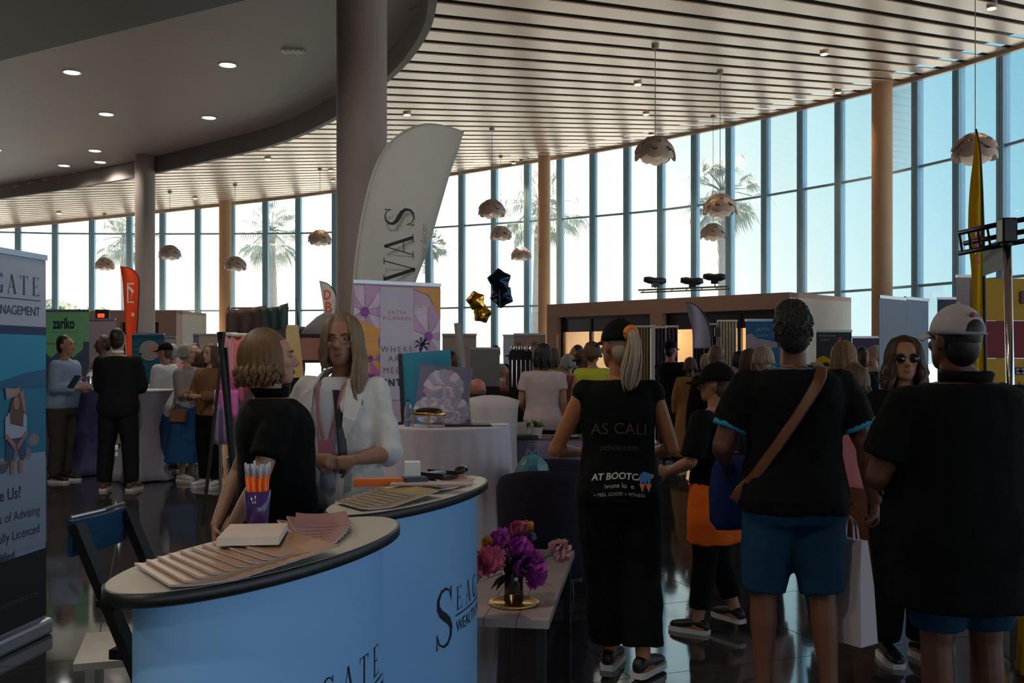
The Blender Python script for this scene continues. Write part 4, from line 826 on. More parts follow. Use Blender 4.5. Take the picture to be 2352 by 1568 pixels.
def easel_and_paintings():
    petal = mat('painted_petals', (.55, .5, .6), .6, 0, 0, 7, col2=(.3, .28, .42)); 
    # flower canvas leaning back
    Rl = Matrix.Rotation(math.radians(-12), 4, 'X') @ Matrix.Rotation(math.radians(6), 4, 'Y')
    r = empty('flower_painting', at(1010, 972, 7.5), -.1, 'canvas painted with large pale lilac peonies leaning on the table', 'painting'); w, h = .4, .44; r.rotation_euler = (math.radians(-12), math.radians(5), -.1)
    b = MB(); b.box((0, 0, h/2), (w, .03, h)); b.build('canvas', mat('canvas_dusk', (.1, .12, .2), .6, 0, 0, 4, col2=(.22, .22, .33)), r)
    rnd = random.Random(11); cl = [mat('petal_paint_%d' % i, c, .6, 0, .2, 18) for i, c in enumerate([(.5, .48, .6), (.38, .36, .52), (.6, .56, .62), (.42, .3, .45), (.3, .34, .46)])]
    for cx, cz, R, n in ((.0, .27, .145, 7), (.1, .1, .11, 5), (-.1, .09, .1, 5)):
        for q in range(n):
            rr = R*(1-q/n); cnt = max(6, 15-q)
            for k in range(cnt):
                a = 2*PI*k/cnt+q*.4+rnd.uniform(-.15, .15); px, pz = cx+rr*.72*math.cos(a), cz+rr*.72*math.sin(a); px = min(max(px, -w/2+.03), w/2-.03)
                m = MB(); y = -.0165-.0016*q; pr = rr*.3+.01
                m.add([(px, y-.004, pz)]+[(px+pr*(1+.15*math.sin(5*t+a))*math.cos(t), y, pz+pr*.8*math.sin(t)) for t in [2*PI*i/9 for i in range(9)]], [(0, i+1, (i+1) % 9+1) for i in range(9)]); m.build('painted_petal', cl[(k+q) % 5], r)
    r = empty('blue_canvas', at(985, 972, 7.66), -.1, 'turquoise canvas standing behind the flower painting', 'painting'); r.rotation_euler = (math.radians(-10), math.radians(-5), -.1)
    b = MB(); b.box((0, 0, .28), (.4, .03, .56)); b.build('canvas', mat('canvas_turquoise', (.01, .22, .36), .5, 0, .2, 5), r); b = MB(); b.box((-.195, -.005, .28), (.03, .045, .56)); b.build('canvas_edge', M_black, r)
    b = MB()
    for k in range(7): a = k*.9; b.tube([(.02, -.03, .56), (.02+.045*math.cos(a), -.05, .57+.04*math.sin(a)), (.02+.06*math.cos(a), -.06, .56+.06*math.sin(a))], [.01, .018, .004], 6, flat=.4)
    tag(b.build('fabric_flower', mat('fabric_flower_dark', (.02, .06, .08), .7), None, loc=at(965, 960, 7.6), smooth=True), 'dark teal ornament clipped to the top of the turquoise canvas', 'ornament')
    r = empty('easel', (gx(1066, 7.75), 7.75, TH), 0, 'grey wooden easel mast leaning behind the flower painting', 'easel'); b = MB(); b.beam((.03, .0, .0), (-.055, .06, .78), .055, .03); b.build('mast', mat('easel_grey_wood', (.26, .23, .21), .7), r)
    b = MB(); b.box((-.1, -.02, .02), (.3, .05, .02)); b.build('ledge', MATS['easel_grey_wood'], r); b = MB(); b.beam((.0, .14, .0), (-.05, .07, .7), .03, .02); b.build('rear_leg', MATS['easel_grey_wood'], r)
    # bottle, gold box stand, papers
    def bottle(label, p, h, capm, grp=None):
        r = empty('water_bottle', p, 0, label, 'bottle', grp); gm = mat('clear_plastic', (.7, .75, .8), .08, 0, .02, spec=.6); gm.node_tree.nodes['Principled BSDF'].inputs['Transmission Weight'].default_value = .9
        b = MB(); b.lathe([(.028, 0), (.032, .01), (.032, h*.25), (.029, h*.3), (.032, h*.36), (.032, h*.6), (.028, h*.72), (.013, h*.9), (.013, h*.93)], n=20); b.build('bottle_body', gm, r, smooth=True); b = MB(); b.lathe([(.0155, h*.92), (.0155, h)], n=16); b.build('bottle_cap', capm, r)
    bottle('clear water bottle with a blue cap on the tall draped table', (gx(938, 7.35), 7.35, TH+.002), .2, mat('cap_blue', (.02, .08, .2), .4))
    r = empty('display_stand', (gx(985, 7.28), 7.28, TH+.002), 0, 'small brass display stand with a glossy top on the draped table', 'stand'); b = MB(); b.lathe([(.12, .085), (.125, .09), (.125, .105), (.12, .11)], n=28, sy=.6); b.build('stand_ring', M_gold, r, smooth=True)
    for x, y in ((-.11, -.02), (.11, -.02), (0, -.07), (0, .07)): b = MB(); b.cyl((x, y, 0), (x, y, .1), .004, n=8); b.build('stand_leg', M_gold, r)
    b = MB(); b.ell((0, 0, .12), (.1, .06, .025)); b.build('glossy_dish', mat('dish_dark', (.03, .02, .015), .1), r, smooth=True)
    b = MB(); b.box((0, 0, .006), (.34, .18, .012)); tag(b.build('portfolio_folder', M_black, loc=(gx(1075, 7.45), 7.42, TH+.002), rz=.1), 'flat black portfolio folder under the flower painting', 'folder')
    b = MB(); b.box((0, 0, .004), (.26, .14, .008)); tag(b.build('white_catalogue', mat('catalogue_white', (.7, .68, .66), .35), loc=(gx(1128, 7.5), 7.5, TH+.002), rz=-.15), 'white catalogue at the rim of the draped table', 'catalogue')
    b = MB(); b.tube([(0, 0, .012), (.12, .0, .014), (.22, .02, .012)], [.01, .012, .006], 8); tag(b.build('black_pouch', M_black, loc=(gx(880, 7.4), 7.5, TH+.002)), 'small black pouch left on the draped table', 'pouch')
easel_and_paintings()
# ------------------------------------------------------------------ low table with peonies
def flower_table():
    e = Vector((.208, 1.55, 0)).normalized(); s_ = Vector((e.y, -e.x, 0)); c = Vector((.157, 4.22, 0)); wd, ln, h = .42, 1.55, .4
    ctr = c-s_*(wd/2)+e*(ln/2); rz = math.atan2(-s_.y, -s_.x)+PI
    r = empty('coffee_table', ctr, rz, 'low pale wooden coffee table with a vase of peonies', 'table'); wm = mat('pale_oak', (.34, .27, .27), .5, 0, .15, 3, stretch=(2, 14, 2))
    for k in range(3): b = MB(); b.box(((k-1)*wd/3, 0, h-.018), (wd/3-.003, ln, .036)); b.build('plank', wm, r)
    for x in (-1, 1):
        for y in (-1, 1): b = MB(); b.box((x*(wd/2-.04), y*(ln/2-.06), (h-.036)/2), (.04, .04, h-.036)); b.build('leg', M_black, r)
    v = Vector((gx(1180, 4.5), 4.5, h)); t = empty('brass_tray', v, 0, 'round polished brass tray under the vase', 'tray'); b = MB(); b.lathe([(.1, 0), (.112, .004), (.116, .014), (.11, .014), (.1, .006)], n=36); b.build('tray_dish', M_gold, t, smooth=True)
    r = empty('flower_vase', v+Vector((0, 0, .008)), 0, 'dark vase of pink and magenta peonies on the brass tray', 'vase'); b = MB(); b.lathe([(.04, 0), (.045, .01), (.042, .1), (.05, .16), (.046, .16), (.038, .1)], n=24, cap=False); b.lathe([(.04, 0), (.04, .004)], n=24); b.build('vase_body', mat('vase_smoke', (.03, .02, .018), .08, spec=.8), r, smooth=True)
    rnd = random.Random(21); cols = {'m': ('magenta', (.42, .05, .42)), 'p': ('rose', (.55, .1, .22)), 'l': ('blush', (.6, .36, .42)), 'o': ('apricot', (.55, .25, .06)), 'v': ('violet', (.2, .12, .32))}
    def bloom(px, py, dy, R, k, label):
        nm, cc = cols[k]; p = at(px, py, 4.5+dy)-v; f = empty('peony', v+p, 0, label, 'flower', None); st = (v+Vector((0, 0, .12)))-(v+p)
        pm = mat('petal_'+nm, cc, .6, 0, .3, 40, trans=.25); dirn = (p-Vector((0, 0, .1))).normalized(); Q = Vector((0, 0, 1)).rotation_difference(dirn).to_matrix()
        b = MB(); b.tube([st, st*.5+Vector((0, 0, .02)), (0, 0, 0)], .0035, 6); b.build('stem', mat('stem_green', (.03, .07, .02), .6), f)
        m = MB(); rows = []
        for tt in (0, .3, .6, .85, 1):               # one ruffled, cupped petal
            wv = R*.42*math.sin(PI*(.2+.62*tt)); rows.append([Vector((s2*wv, R*(.62*tt-.3), R*(.3*tt*tt-.18*s2*s2*(1-tt))+R*.05*math.sin(4*s2+6*tt))) for s2 in (-1, -.5, 0, .5, 1)])
        m.grid(rows); me = m.mesh('petal', pm, True); N = 40
        for j in range(N):
            zz = 1-1.55*(j+.5)/N; a = j*2.39996; rr = math.sqrt(max(0, 1-zz*zz)); dd = Q @ Vector((rr*math.cos(a), rr*math.sin(a), zz)); rad = R*(.45+.25*rnd.random())
            o = obj('petal', me, f, dd*rad); tw = Vector((0, 0, 1)).rotation_difference(dd); o.rotation_euler = (tw @ Euler((rnd.uniform(.1, .6), 0, rnd.uniform(-.8, .8)+a)).to_quaternion()).to_euler()
    bloom(1218, 1310, -.02, .085, 'm', 'largest magenta peony hanging over the front of the vase'); bloom(1195, 1262, .0, .06, 'm', 'magenta peony above the largest bloom'); bloom(1152, 1240, .05, .055, 'm', 'dark magenta peony at the back of the bouquet')
    bloom(1284, 1268, .04, .06, 'l', 'blush pink peony reaching out over the table edge'); bloom(1126, 1288, -.05, .07, 'p', 'rose pink peony beside the blue counter'); bloom(1190, 1215, .06, .04, 'p', 'small rose peony at the top of the bouquet')
    bloom(1210, 1212, .08, .035, 'o', 'apricot peony at the top of the bouquet'); bloom(1220, 1232, .05, .025, 'v', 'small violet flower under the apricot peony'); bloom(1120, 1245, .02, .03, 'o', 'small apricot flower beside the counter')
    lm = mat('leaf_dark', (.015, .035, .015), .5, 0, .3, 12)
    for i in range(26):
        a = rnd.uniform(0, 2*PI); L = rnd.uniform(.08, .16); el = rnd.uniform(-.3, 1.1); p = Vector((0, 0, .14)); d = Vector((math.cos(a)*math.cos(el), math.sin(a)*math.cos(el), math.sin(el))); sd = d.cross(Vector((0, 0, 1))).normalized()
        b = MB(); b.grid([[p+d*(.03+L*t)+sd*(q*.022*math.sin(PI*min(t+.08, 1)))+Vector((0, 0, -.04*t*t)) for q in (-1, 0, 1)] for t in (0, .25, .5, .75, 1)]); b.build('leaf', lm, r, smooth=True, fix=False)
flower_table()
# ------------------------------------------------------------------ chairs and rear tables
def tub_chair(label, X, Y, rz, m, h=.82):
    r = empty('tub_chair', (X, Y, 0), rz, label, 'chair', 'dark upholstered tub chairs'); n = 20; rows = []
    for z, f in ((.12, .96), (.3, 1.0), (.55, 1.04), (h-.04, 1.06), (h, 1.02)):
        rows.append([Vector((.27*f*math.cos(a), .27*f*math.sin(a), z if z < .5 else .5+(z-.5)*(.45+.55*max(0, math.sin(a))**.5 if math.sin(a) > 0 else .45))) for a in [-.5+(PI+1.0)*j/n for j in range(n+1)]])
    b = MB(); b.grid(rows); b.build('backrest', m, r, smooth=True, thick=.07, fix=False); b = MB(); b.lathe([(.24, .2), (.255, .24), (.255, .4), (.235, .44)], n=28); b.build('seat', m, r, smooth=True)
    for s_ in (-1, 1):
        for t in (-1, 1): b = MB(); b.cyl((s_*.17, t*.17, 0), (s_*.15, t*.15, .2), .012, .018, 10); b.build('leg', M_black, r)
tub_chair('dark purple tub chair behind the coffee table with peonies', gx(1252, 6.5), 6.5, PI, M_vel, .80); tub_chair('dark tub chair half hidden behind another dark chair', gx(1300, 7.4), 7.4, PI-.2, M_vel, .78)
def gift_bag():
    r = empty('gift_bag', (gx(1222, 7.0), 7.02, .5), .2, 'crumpled blue and green plastic bag on a dark chair', 'bag'); b = MB(); rnd = random.Random(2)
    b.loft([[Vector((.1*f*math.cos(a)*(1+.2*rnd.random()), .06*f*math.sin(a)*(1+.3*rnd.random()), z)) for a in [2*PI*j/14 for j in range(14)]] for z, f in ((0, .8), (.08, 1.1), (.18, 1.15), (.26, .95), (.31, .6), (.33, .2))]); b.build('bag_body', mat('bag_print', (.01, .05, .4), .4, 0, 0, 11, col2=(.2, .55, .3)), r)
    for s_ in (-1, 1): b = MB(); b.tube([(s_*.05, 0, .3), (s_*.03, 0, .36), (-s_*.02, 0, .31)], .01, 6); b.build('bag_handle', MATS['bag_print'], r)
gift_bag()
def rear_table():
    r = empty('cloth_table', (gx(1310, 9.3), 9.3, 0), 0, 'long table with a grey purple cloth carrying plant pots', 'table'); b = MB(); b.box((0, 0, .755), (1.0, .6, .03)); b.build('table_top', mat('table_top_dark', (.06, .05, .06), .3), r)
    b = MB(); n = 40; b.loft([[Vector((x, y, z)) for x, y in [(-.51+1.02*j/n, -.31-.012*math.sin(j*1.9)*(1-z/.8)) for j in range(n+1)]] for z in (.02, .3, .6, .76)], False, False); b.build('cloth', cloth('table_lilac', (.2, .17, .26)), r, smooth=True, thick=.004)
    for x in (-1, 1):
        for y in (-1, 1): b = MB(); b.cyl((x*.46, y*.25, 0), (x*.46, y*.25, .74), .018, n=10); b.build('leg', M_black, r)
    def pot(px, Y, label, s_):
        r = empty('plant_pot', (gx(px, Y), Y, .772), 0, label, 'plant'); b = MB(); b.lathe([(.045*s_, 0), (.06*s_, .1*s_), (.055*s_, .1*s_), (.05*s_, .08*s_)], n=18); b.build('pot', mat('pot_white', (.6, .57, .55), .5), r)
        rnd = random.Random(px); b = None
        for i in range(40): 
            a = rnd.uniform(0, 6.28); e = rnd.uniform(.1, 1.4); d = Vector((math.cos(a)*math.cos(e), math.sin(a)*math.cos(e), math.sin(e))); L = rnd.uniform(.05, .12)*s_; sd = d.orthogonal().normalized()*.012*s_; p = Vector((0, 0, .09*s_)); b = MB(); b.add([p, p+d*L*.5+sd, p+d*L, p+d*L*.5-sd], [(0, 1, 2, 3)]); b.build('leaf', mat('pot_leaf', (.1, .16, .04), .6, 0, .4, 9, trans=.2), r, fix=False)
    pot(1232, 9.12, 'white pot with a small bushy green plant on the cloth table', 1.0); pot(1208, 9.35, 'smaller potted plant behind the bushy one', .8)
    b = MB(); b.box((0, 0, .015), (.22, .16, .03)); tag(b.build('black_box', M_black, loc=(gx(1205, 9.1), 9.08, .772), rz=.2), 'flat black box on the cloth table', 'box')
    b = MB(); b.lathe([(.13, 0), (.15, .012), (.145, .016), (.12, .006)], n=28); tag(b.build('serving_plate', mat('plate_dark', (.05, .03, .03), .2), loc=(gx(1300, 9.2), 9.2, .772), smooth=True), 'dark round plate on the cloth table', 'plate')
    for i, (px, q) in enumerate(((1200, .35), (1215, -.2))): b = MB(); b.box((0, 0, .07), (.1, .004, .14)); o = b.build('leaflet_card', mat('card_grey', (.4, .36, .36), .6), loc=(gx(px, 9.25), 9.25+.12*i, .772)); o.rotation_euler = (-.25, 0, q); tag(o, ('pale card standing beside the plant pots', 'tilted card leaning by the small plant')[i], 'card')
rear_table()
def covered_chair():
    r = empty('covered_chair', (gx(1128, 8.7), 8.7, 0), .1, 'banquet chair under a stretched white cover behind the tall table', 'chair'); m = cloth('chair_cover', (.55, .5, .5), var=.06)
    b = MB(); rows = []
    for z, hw, y in ((.02, .26, -.03), (.45, .23, -.01), (.8, .22, .0), (1.05, .235, .03), (1.13, .25, .04)): rows.append([Vector((x*hw, y+.03*x*x, z+(.05*(1-x*x) if z > 1.1 else 0))) for x in (-1, -.66, -.33, 0, .33, .66, 1)])
    b.grid(rows); b.build('back_cover', m, r, smooth=True, thick=.05, fix=False); b = MB(); b.loft([ering(.24, .24, .02, .25, 0, 24, 5), ering(.22, .22, .46, .25, 0, 24, 5)]); b.build('seat_cover', m, r, smooth=True)
covered_chair()
# ------------------------------------------------------------------ flower banner, feather flags
def flower_banner():
    a = Vector((gx(812, 8.3), 8.3, 0)); c = Vector((gx(1011, 8.75), 8.75, 0)); H = EYE+170/F*8.4
    r = rollup('tall lilac roller banner printed with big flowers and a pale text panel', a, c, H, flat('lilac', (.36, .25, .42), scale=3, var=0, col2=(.6, .45, .5))); w = r['w']; rnd = random.Random(8)
    cols = [flat('pt%d' % i, q, scale=9, var=.25) for i, q in enumerate([(.5, .3, .5), (.6, .48, .62), (.25, .05, .3), (.45, .12, .36), (.65, .3, .06)])]
    def flower(u, v, R, c0, n=10):
        for k in range(n):
            an = 2*PI*k/n; patch(r, 'printed_petal', cols[(k % 2)+c0], [(min(max(x, 0), w), min(max(y, .1), H-.03)) for x, y in [(u+R*t*math.cos(an+wq), v+R*t*math.sin(an+wq)) for t, wq in ((.1, 0), (.45, -.28), (.8, -.36), (.98, -.16), (.92, 0), (1.0, .17), (.8, .36), (.45, .28))]], 1+k % 3)
        patch(r, 'printed_centre', cols[2], circ(min(max(u, .05), w-.05), v, R*.14, None, 10), 4)
    flower(.1, H-.25, .3, 0); flower(w-.12, H-.45, .28, 0); flower(.08, 1.15, .25, 2); flower(w-.1, 1.2, .25, 1); flower(.3, .7, .3, 2); flower(.15, 1.5, .2, 3)
    patch(r, 'printed_orange', cols[4], [(0, 1.45), (.2, 1.5), (.24, 1.75), (0, 1.85)], 4); patch(r, 'printed_orange', cols[4], [(w-.3, H-.03), (w, H-.03), (w, H-.3), (w-.12, H-.09)], 4)
    patch(r, 'text_panel', flat('panel_pale', (.5, .45, .55), scale=2, var=.15), rect(.24, 1.15, w-.27, H-.035), 5); ink = flat('grey_ink', (.2, .14, .16)); dk = flat('black_ink', (.02, .02, .025)); cx = .24+(w-.51)/2
    for t, v, s_, m, bo in (('ANTRA', 1.88, .045, flat('rose_ink', (.4, .22, .22)), 0), ('RICHARDS', 1.83, .045, MATS['print_rose_ink'], 0), ('WHERE', 1.555, .075, ink, 0), ('ART', 1.475, .075, ink, 0), ('MEETS', 1.375, .075, ink, 0), ('INTERIOR', 1.27, .08, dk, .004)): label_text(r, t, cx if t != 'INTERIOR' else .28, v, s_, m, bo, 'CENTER' if t != 'INTERIOR' else 'LEFT', 7, 1.35)
flower_banner()
def feather(label, polepx, trailpx, Y, m, letters=None, thick=.004, foot=True, polem=None, group=None):
    """pole and cloth traced in their own upright plane at distance Y"""
    pole = catmull([at(x, y, Y) for x, y in polepx], 5); trail = catmull([at(x, y, Y) for x, y in trailpx], 5); base = Vector((pole[0].x, Y, 0))
    r = empty('feather_flag', base, 0, label, 'flag', group); n = 26
    def smp(P, t): k = t*(len(P)-1); i = min(int(k), len(P)-2); return P[i].lerp(P[i+1], k-i)
    rows = []
    for i in range(n+1):
        t = i/n; a, c = smp(pole, t)-base, smp(trail, t)-base; rows.append([a.lerp(c, q/8)+Vector((0, .05*math.sin(q/8*PI*1.5+t*4)*min(1, 3*(1-t))*q/8, 0)) for q in range(9)])
    b = MB(); b.grid(rows); b.build('flag_cloth', m, r, smooth=True, thick=.0015)
    b = MB(); b.tube([(0, 0, .05)]+[p-base+Vector((0, 0, 0)) for p in pole], [.012, .011, .009, .006], 8); b.build('flag_pole', polem or M_black, r, smooth=True)
    if foot:
        b = MB(); b.beam((-.3, 0, .02), (.3, 0, .02), .05, .04); b.beam((0, -.3, .02), (0, .22, .02), .05, .04); b.build('flag_foot', M_black, r)
    return r, base
def flags():
    Y = 8.9; mw = cloth('flag_white', (.75, .75, .73), var=.04, trans=.6)
    r, base = feather('large white feather flag with dark capital letters before the thick column', [(808, 760), (812, 660), (822, 560), (838, 470), (860, 390), (890, 335), (930, 301), (975, 285), (1020, 289), (1066, 303)], [(925, 760), (952, 660), (982, 580), (1002, 510), (1020, 445), (1034, 395), (1046, 360), (1055, 335), (1061, 315), (1066, 303)], Y, mw, polem=mw)
    b = MB(); px = lambda q: q*Y/F
    def f(u, v): return Vector((gx(955-v, Y)-base.x, -.06, EYE-(650-u-HZ)/F*Y))
    roman(b, 'V', 2, 0, 72, 62, f); roman(b, 'A', 58, 4, 66, 62, f); roman(b, 'S', 128, 2, 68, 62, f); b.build('lettering', M_ink, r, fix=False)
    obj('small_lettering', text_mesh('interior decor', 20, flat('flag_grey_ink', (.2, .2, .22)), lambda u, v: f(u+20, v-26)), r)
    Y = 17; feather('orange feather flag with a white logo beside the grey column', [(314, 840), (315, 770), (318, 700), (320, 655), (318, 636), (309, 622), (296, 615), (276, 612)], [(296, 840), (291, 770), (287, 720), (284, 690), (281, 660), (279, 640), (277, 625), (276, 612)], Y, cloth('flag_orange', (.85, .1, .03), var=.05, trans=.3))
    b = MB()
    for q in (((292, 650), (308, 650), (308, 653), (292, 653)), ((292, 692), (308, 692), (308, 695), (292, 695)), ((292, 653), (295, 653), (295, 692), (292, 692)), ((296, 656), (308, 668), (304, 674), (298, 690), (303, 672), (295, 662)), ((302, 718), (308, 718), (308, 726), (302, 726))): b.add([at(x, y, Y-.12) for x, y in q], [tuple(range(len(q)))])
    tag(b.build('flag_logo', flat('logo_white', (.75, .7, .65)), [o for o in COL.objects if o.name.startswith('feather_flag')][-1], fix=False)); o = COL.objects['flag_logo']; o.location = -o.parent.location
    r, base = feather('white feather flag with orange letters between the columns', [(768, 800), (770, 740), (773, 700), (771, 675), (762, 660), (750, 650), (733, 645)], [(752, 800), (746, 740), (743, 710), (740, 690), (737, 675), (735, 660), (733, 645)], 16, mw)
    def f2(u, v): return Vector((gx(748+u, 16)-base.x, -.1, EYE-(718-v-HZ)/F*16))
    obj('lettering', text_mesh('B', 34, flat('orange_ink', (.8, .12, .03)), lambda u, v: f2(u*.9, v), .8), r); obj('lettering', text_mesh('D', 30, MATS['print_orange_ink'], lambda u, v: f2(u*.8-3, v+30), .8), r)
    feather('white feather flag curving in front of the entrance box', [(1636, 800), (1632, 760), (1622, 730), (1607, 708), (1592, 698), (1575, 695)], [(1590, 800), (1589, 760), (1584, 735), (1580, 715), (1577, 703), (1575, 695)], 15, cloth('flag_lilac_white', (.5, .46, .55), var=.04, trans=.3))
    feather('grey white feather flag tip near the palms', [(683, 800), (684, 750), (683, 715), (680, 690), (679, 684)], [(688, 800), (688, 755), (686, 720), (681, 692), (679, 684)], 18, M_black)
    r, base = feather('narrow yellow feather flag with pink print beside the steel pole', [(2266, 1000), (2264, 870), (2262, 740), (2260, 600), (2257, 480), (2254, 400), (2250, 340), (2242, 296)], [(2232, 1000), (2234, 870), (2232, 740), (2232, 620), (2229, 540), (2234, 430), (2239, 360), (2240, 305)], 6.6, cloth('flag_yellow', (.75, .48, .01), var=.06, trans=.35))
    pk = flat('pink_ink', (.6, .06, .16)); wt = MATS['print_logo_white']
    for k in range(7): b = MB(); y = 512+14*k; b.add([at(2239, y+8, 6.52)-base, at(2248, y, 6.52)-base, at(2248, y+9, 6.52)-base, at(2239, y+17, 6.52)-base], [(0, 1, 2, 3)]); b.build('flag_print', wt if k % 3 == 1 else pk, r, fix=False)
    b = MB(); b.add([at(x, y, 6.52)-base for x, y in ((2249, 718), (2253, 735), (2250, 742), (2244, 738))], [(0, 1, 2, 3)]); b.build('flag_print_drop', flat('red_ink', (.6, .03, .02)), r, fix=False)
    for k in range(3): b = MB(); y = 860+14*k; b.add([at(2243, y+8, 6.52)-base, at(2251, y-4, 6.52)-base, at(2251, y+6, 6.52)-base, at(2243, y+17, 6.52)-base], [(0, 1, 2, 3)]); b.build('flag_print', (pk, wt, pk)[k], r, fix=False)
flags()
# ================================================================== entrance boxes at the glass wall
M_stucco = mat('stucco_rose', (.42, .27, .22), .8, 0, .08, 4, bump=.2, bscale=90); M_stucco2 = mat('stucco_beige', (.5, .42, .35), .8, 0, .08, 4, bump=.2, bscale=90); M_dframe = mat('door_frame_dark', (.02, .018, .02), .4)
def entrance(A, B, C, H, label, opens, depth=2.4):
    A, B, C = Vector((*A, 0)), Vector((*B, 0)), Vector((*C, 0)); e = (B-A).normalized(); L = (B-A).length; q = (C-B); n = Vector((-e.y, e.x, 0)); n = n if n.dot(q) > 0 else -n
    r = empty('entrance_box', (A+B)/2, 0, label, 'vestibule', 'entrance boxes'); r['kind'] = 'structure'; o0 = (A+B)/2
    def P(s_, t, z): return A+e*s_+n*t+Vector((0, 0, z))-o0
    def blk(name, s0, s1, t0, t1, z0, z1, m):
        b = MB(); b.add([P(s_, t, z) for z in (z0, z1) for t in (t0, t1) for s_ in (s0, s1)], [(0, 2, 3, 1), (4, 5, 7, 6), (0, 1, 5, 4), (2, 6, 7, 3), (1, 3, 7, 5), (0, 4, 6, 2)]); return b.build(name, m, r)
    dp = q.length
    blk('roof_slab', 0, L, 0.02, dp, H-.1, H-.002, M_stucco); blk('lintel', 0, L, 0, .4, H-.34, H, M_stucco); blk('side_wall', L-.25, L, .4, dp, 0, H-.1, M_stucco2); blk('side_wall', 0, .25, .4, dp, 0, H-.1, M_stucco2)
    blk('inner_wall', .3, L-.3, dp-.2, dp-.1, 0, H-.1, mat('vestibule_wall_tan', (.6, .42, .27), .8)) 
    edges = [0]+[x for o in opens for x in o]+[L]
    for k in range(0, len(edges), 2): blk('pier', edges[k], edges[k+1], 0, .4, 0, H-.34, M_stucco)
    for s0, s1 in opens:
        nd = max(2, round((s1-s0)/1.15)); w = (s1-s0)/nd
        blk('transom_panel', s0, s1, .2, .24, H-.72, H-.4, mat('transom_violet', (.05, .04, .06), .3)); blk('head_frame', s0, s1, .16, .26, H-.4, H-.34, M_dframe)
        for k in range(nd+1): x = min(max(s0+w*k, s0+.04), s1-.04); blk('door_frame', x-.035, x+.035, .16, .26, 0, H-.4, M_dframe)
        for k in range(nd): blk('door_glass', s0+w*k+.04, s0+w*(k+1)-.04, .205, .215, .05, H-.74, M_glass)
        ld = bpy.data.lights.new('vestibule_light', 'AREA'); ld.energy = 60; ld.size = 1.2; ld.color = (1, .72, .42); lo = bpy.data.objects.new('vestibule_lamp', ld); COL.objects.link(lo); lo.parent = r; lo.location = P((s0+s1)/2, 1.4, H-.14)
        blk('lamp_panel', (s0+s1)/2-.5, (s0+s1)/2+.5, .9, 1.8, H-.13, H-.105, mat('lamp_panel_glow', (1, .9, .7), .5, emit=(1, .75, .45), es=3))
    return r
entrance((.9, 25.8), (5.8, 20.8), (7.9, 22.5), 2.86, 'rose stucco entrance box with glass doors beside the slim column', [(.35, 3.35), (3.7, 6.65)])
entrance((gx(130, 29.5), 29.5), (gx(405, 29), 29), (gx(450, 31), 31), 2.86, 'rose stucco entrance box behind the orange flag', [(.4, 1.7), (2.0, 3.2)])
# ------------------------------------------------------------------ simple stands
def stand(label, x0, x1, ytop, Y, c, cat='banner', dy=0, name='roller_banner', group=None, **k):
    h = EYE+(HZ-ytop)/F*Y; return rollup(label, (gx(x0, Y), Y, 0), (gx(x1, Y+dy), Y+dy, 0), h, c if not isinstance(c, tuple) else flat(label.replace(' ', '_')[:28], c, **k), group, cat, name=name)
def drape(label, x0, x1, ytop, Y, m, zb=.03, name='curtain', folds=6, pipe=True, cat='curtain', group=None, dz=0):
    X0, X1 = gx(x0, Y), gx(x1, Y); w = X1-X0; h = EYE+(HZ-ytop)/F*Y; r = empty(name, ((X0+X1)/2, Y, 0), 0, label, cat, group); n = folds*8; b = MB()
    b.grid([[Vector((-w/2+w*j/n, .035*math.sin(2*PI*folds*j/n)*(.5+.5*(1-i/6)), zb+(h-zb)*i/6+dz*(j/n-.5)*i/6)) for j in range(n+1)] for i in range(7)]); b.build('cloth', m, r, smooth=True, thick=.004)
    if pipe:
        b = MB(); b.cyl((-w/2-.02, 0, h), (w/2+.02, 0, h), .02, n=10); b.build('top_pipe', mat('pipe_pale', (.55, .52, .46), .4), r)
        for s_ in (-1, 1): b = MB(); b.cyl((s_*(w/2+.0), .05, 0), (s_*(w/2+.0), .05, h), .016, n=10); b.build('upright', M_steel, r)
    return r
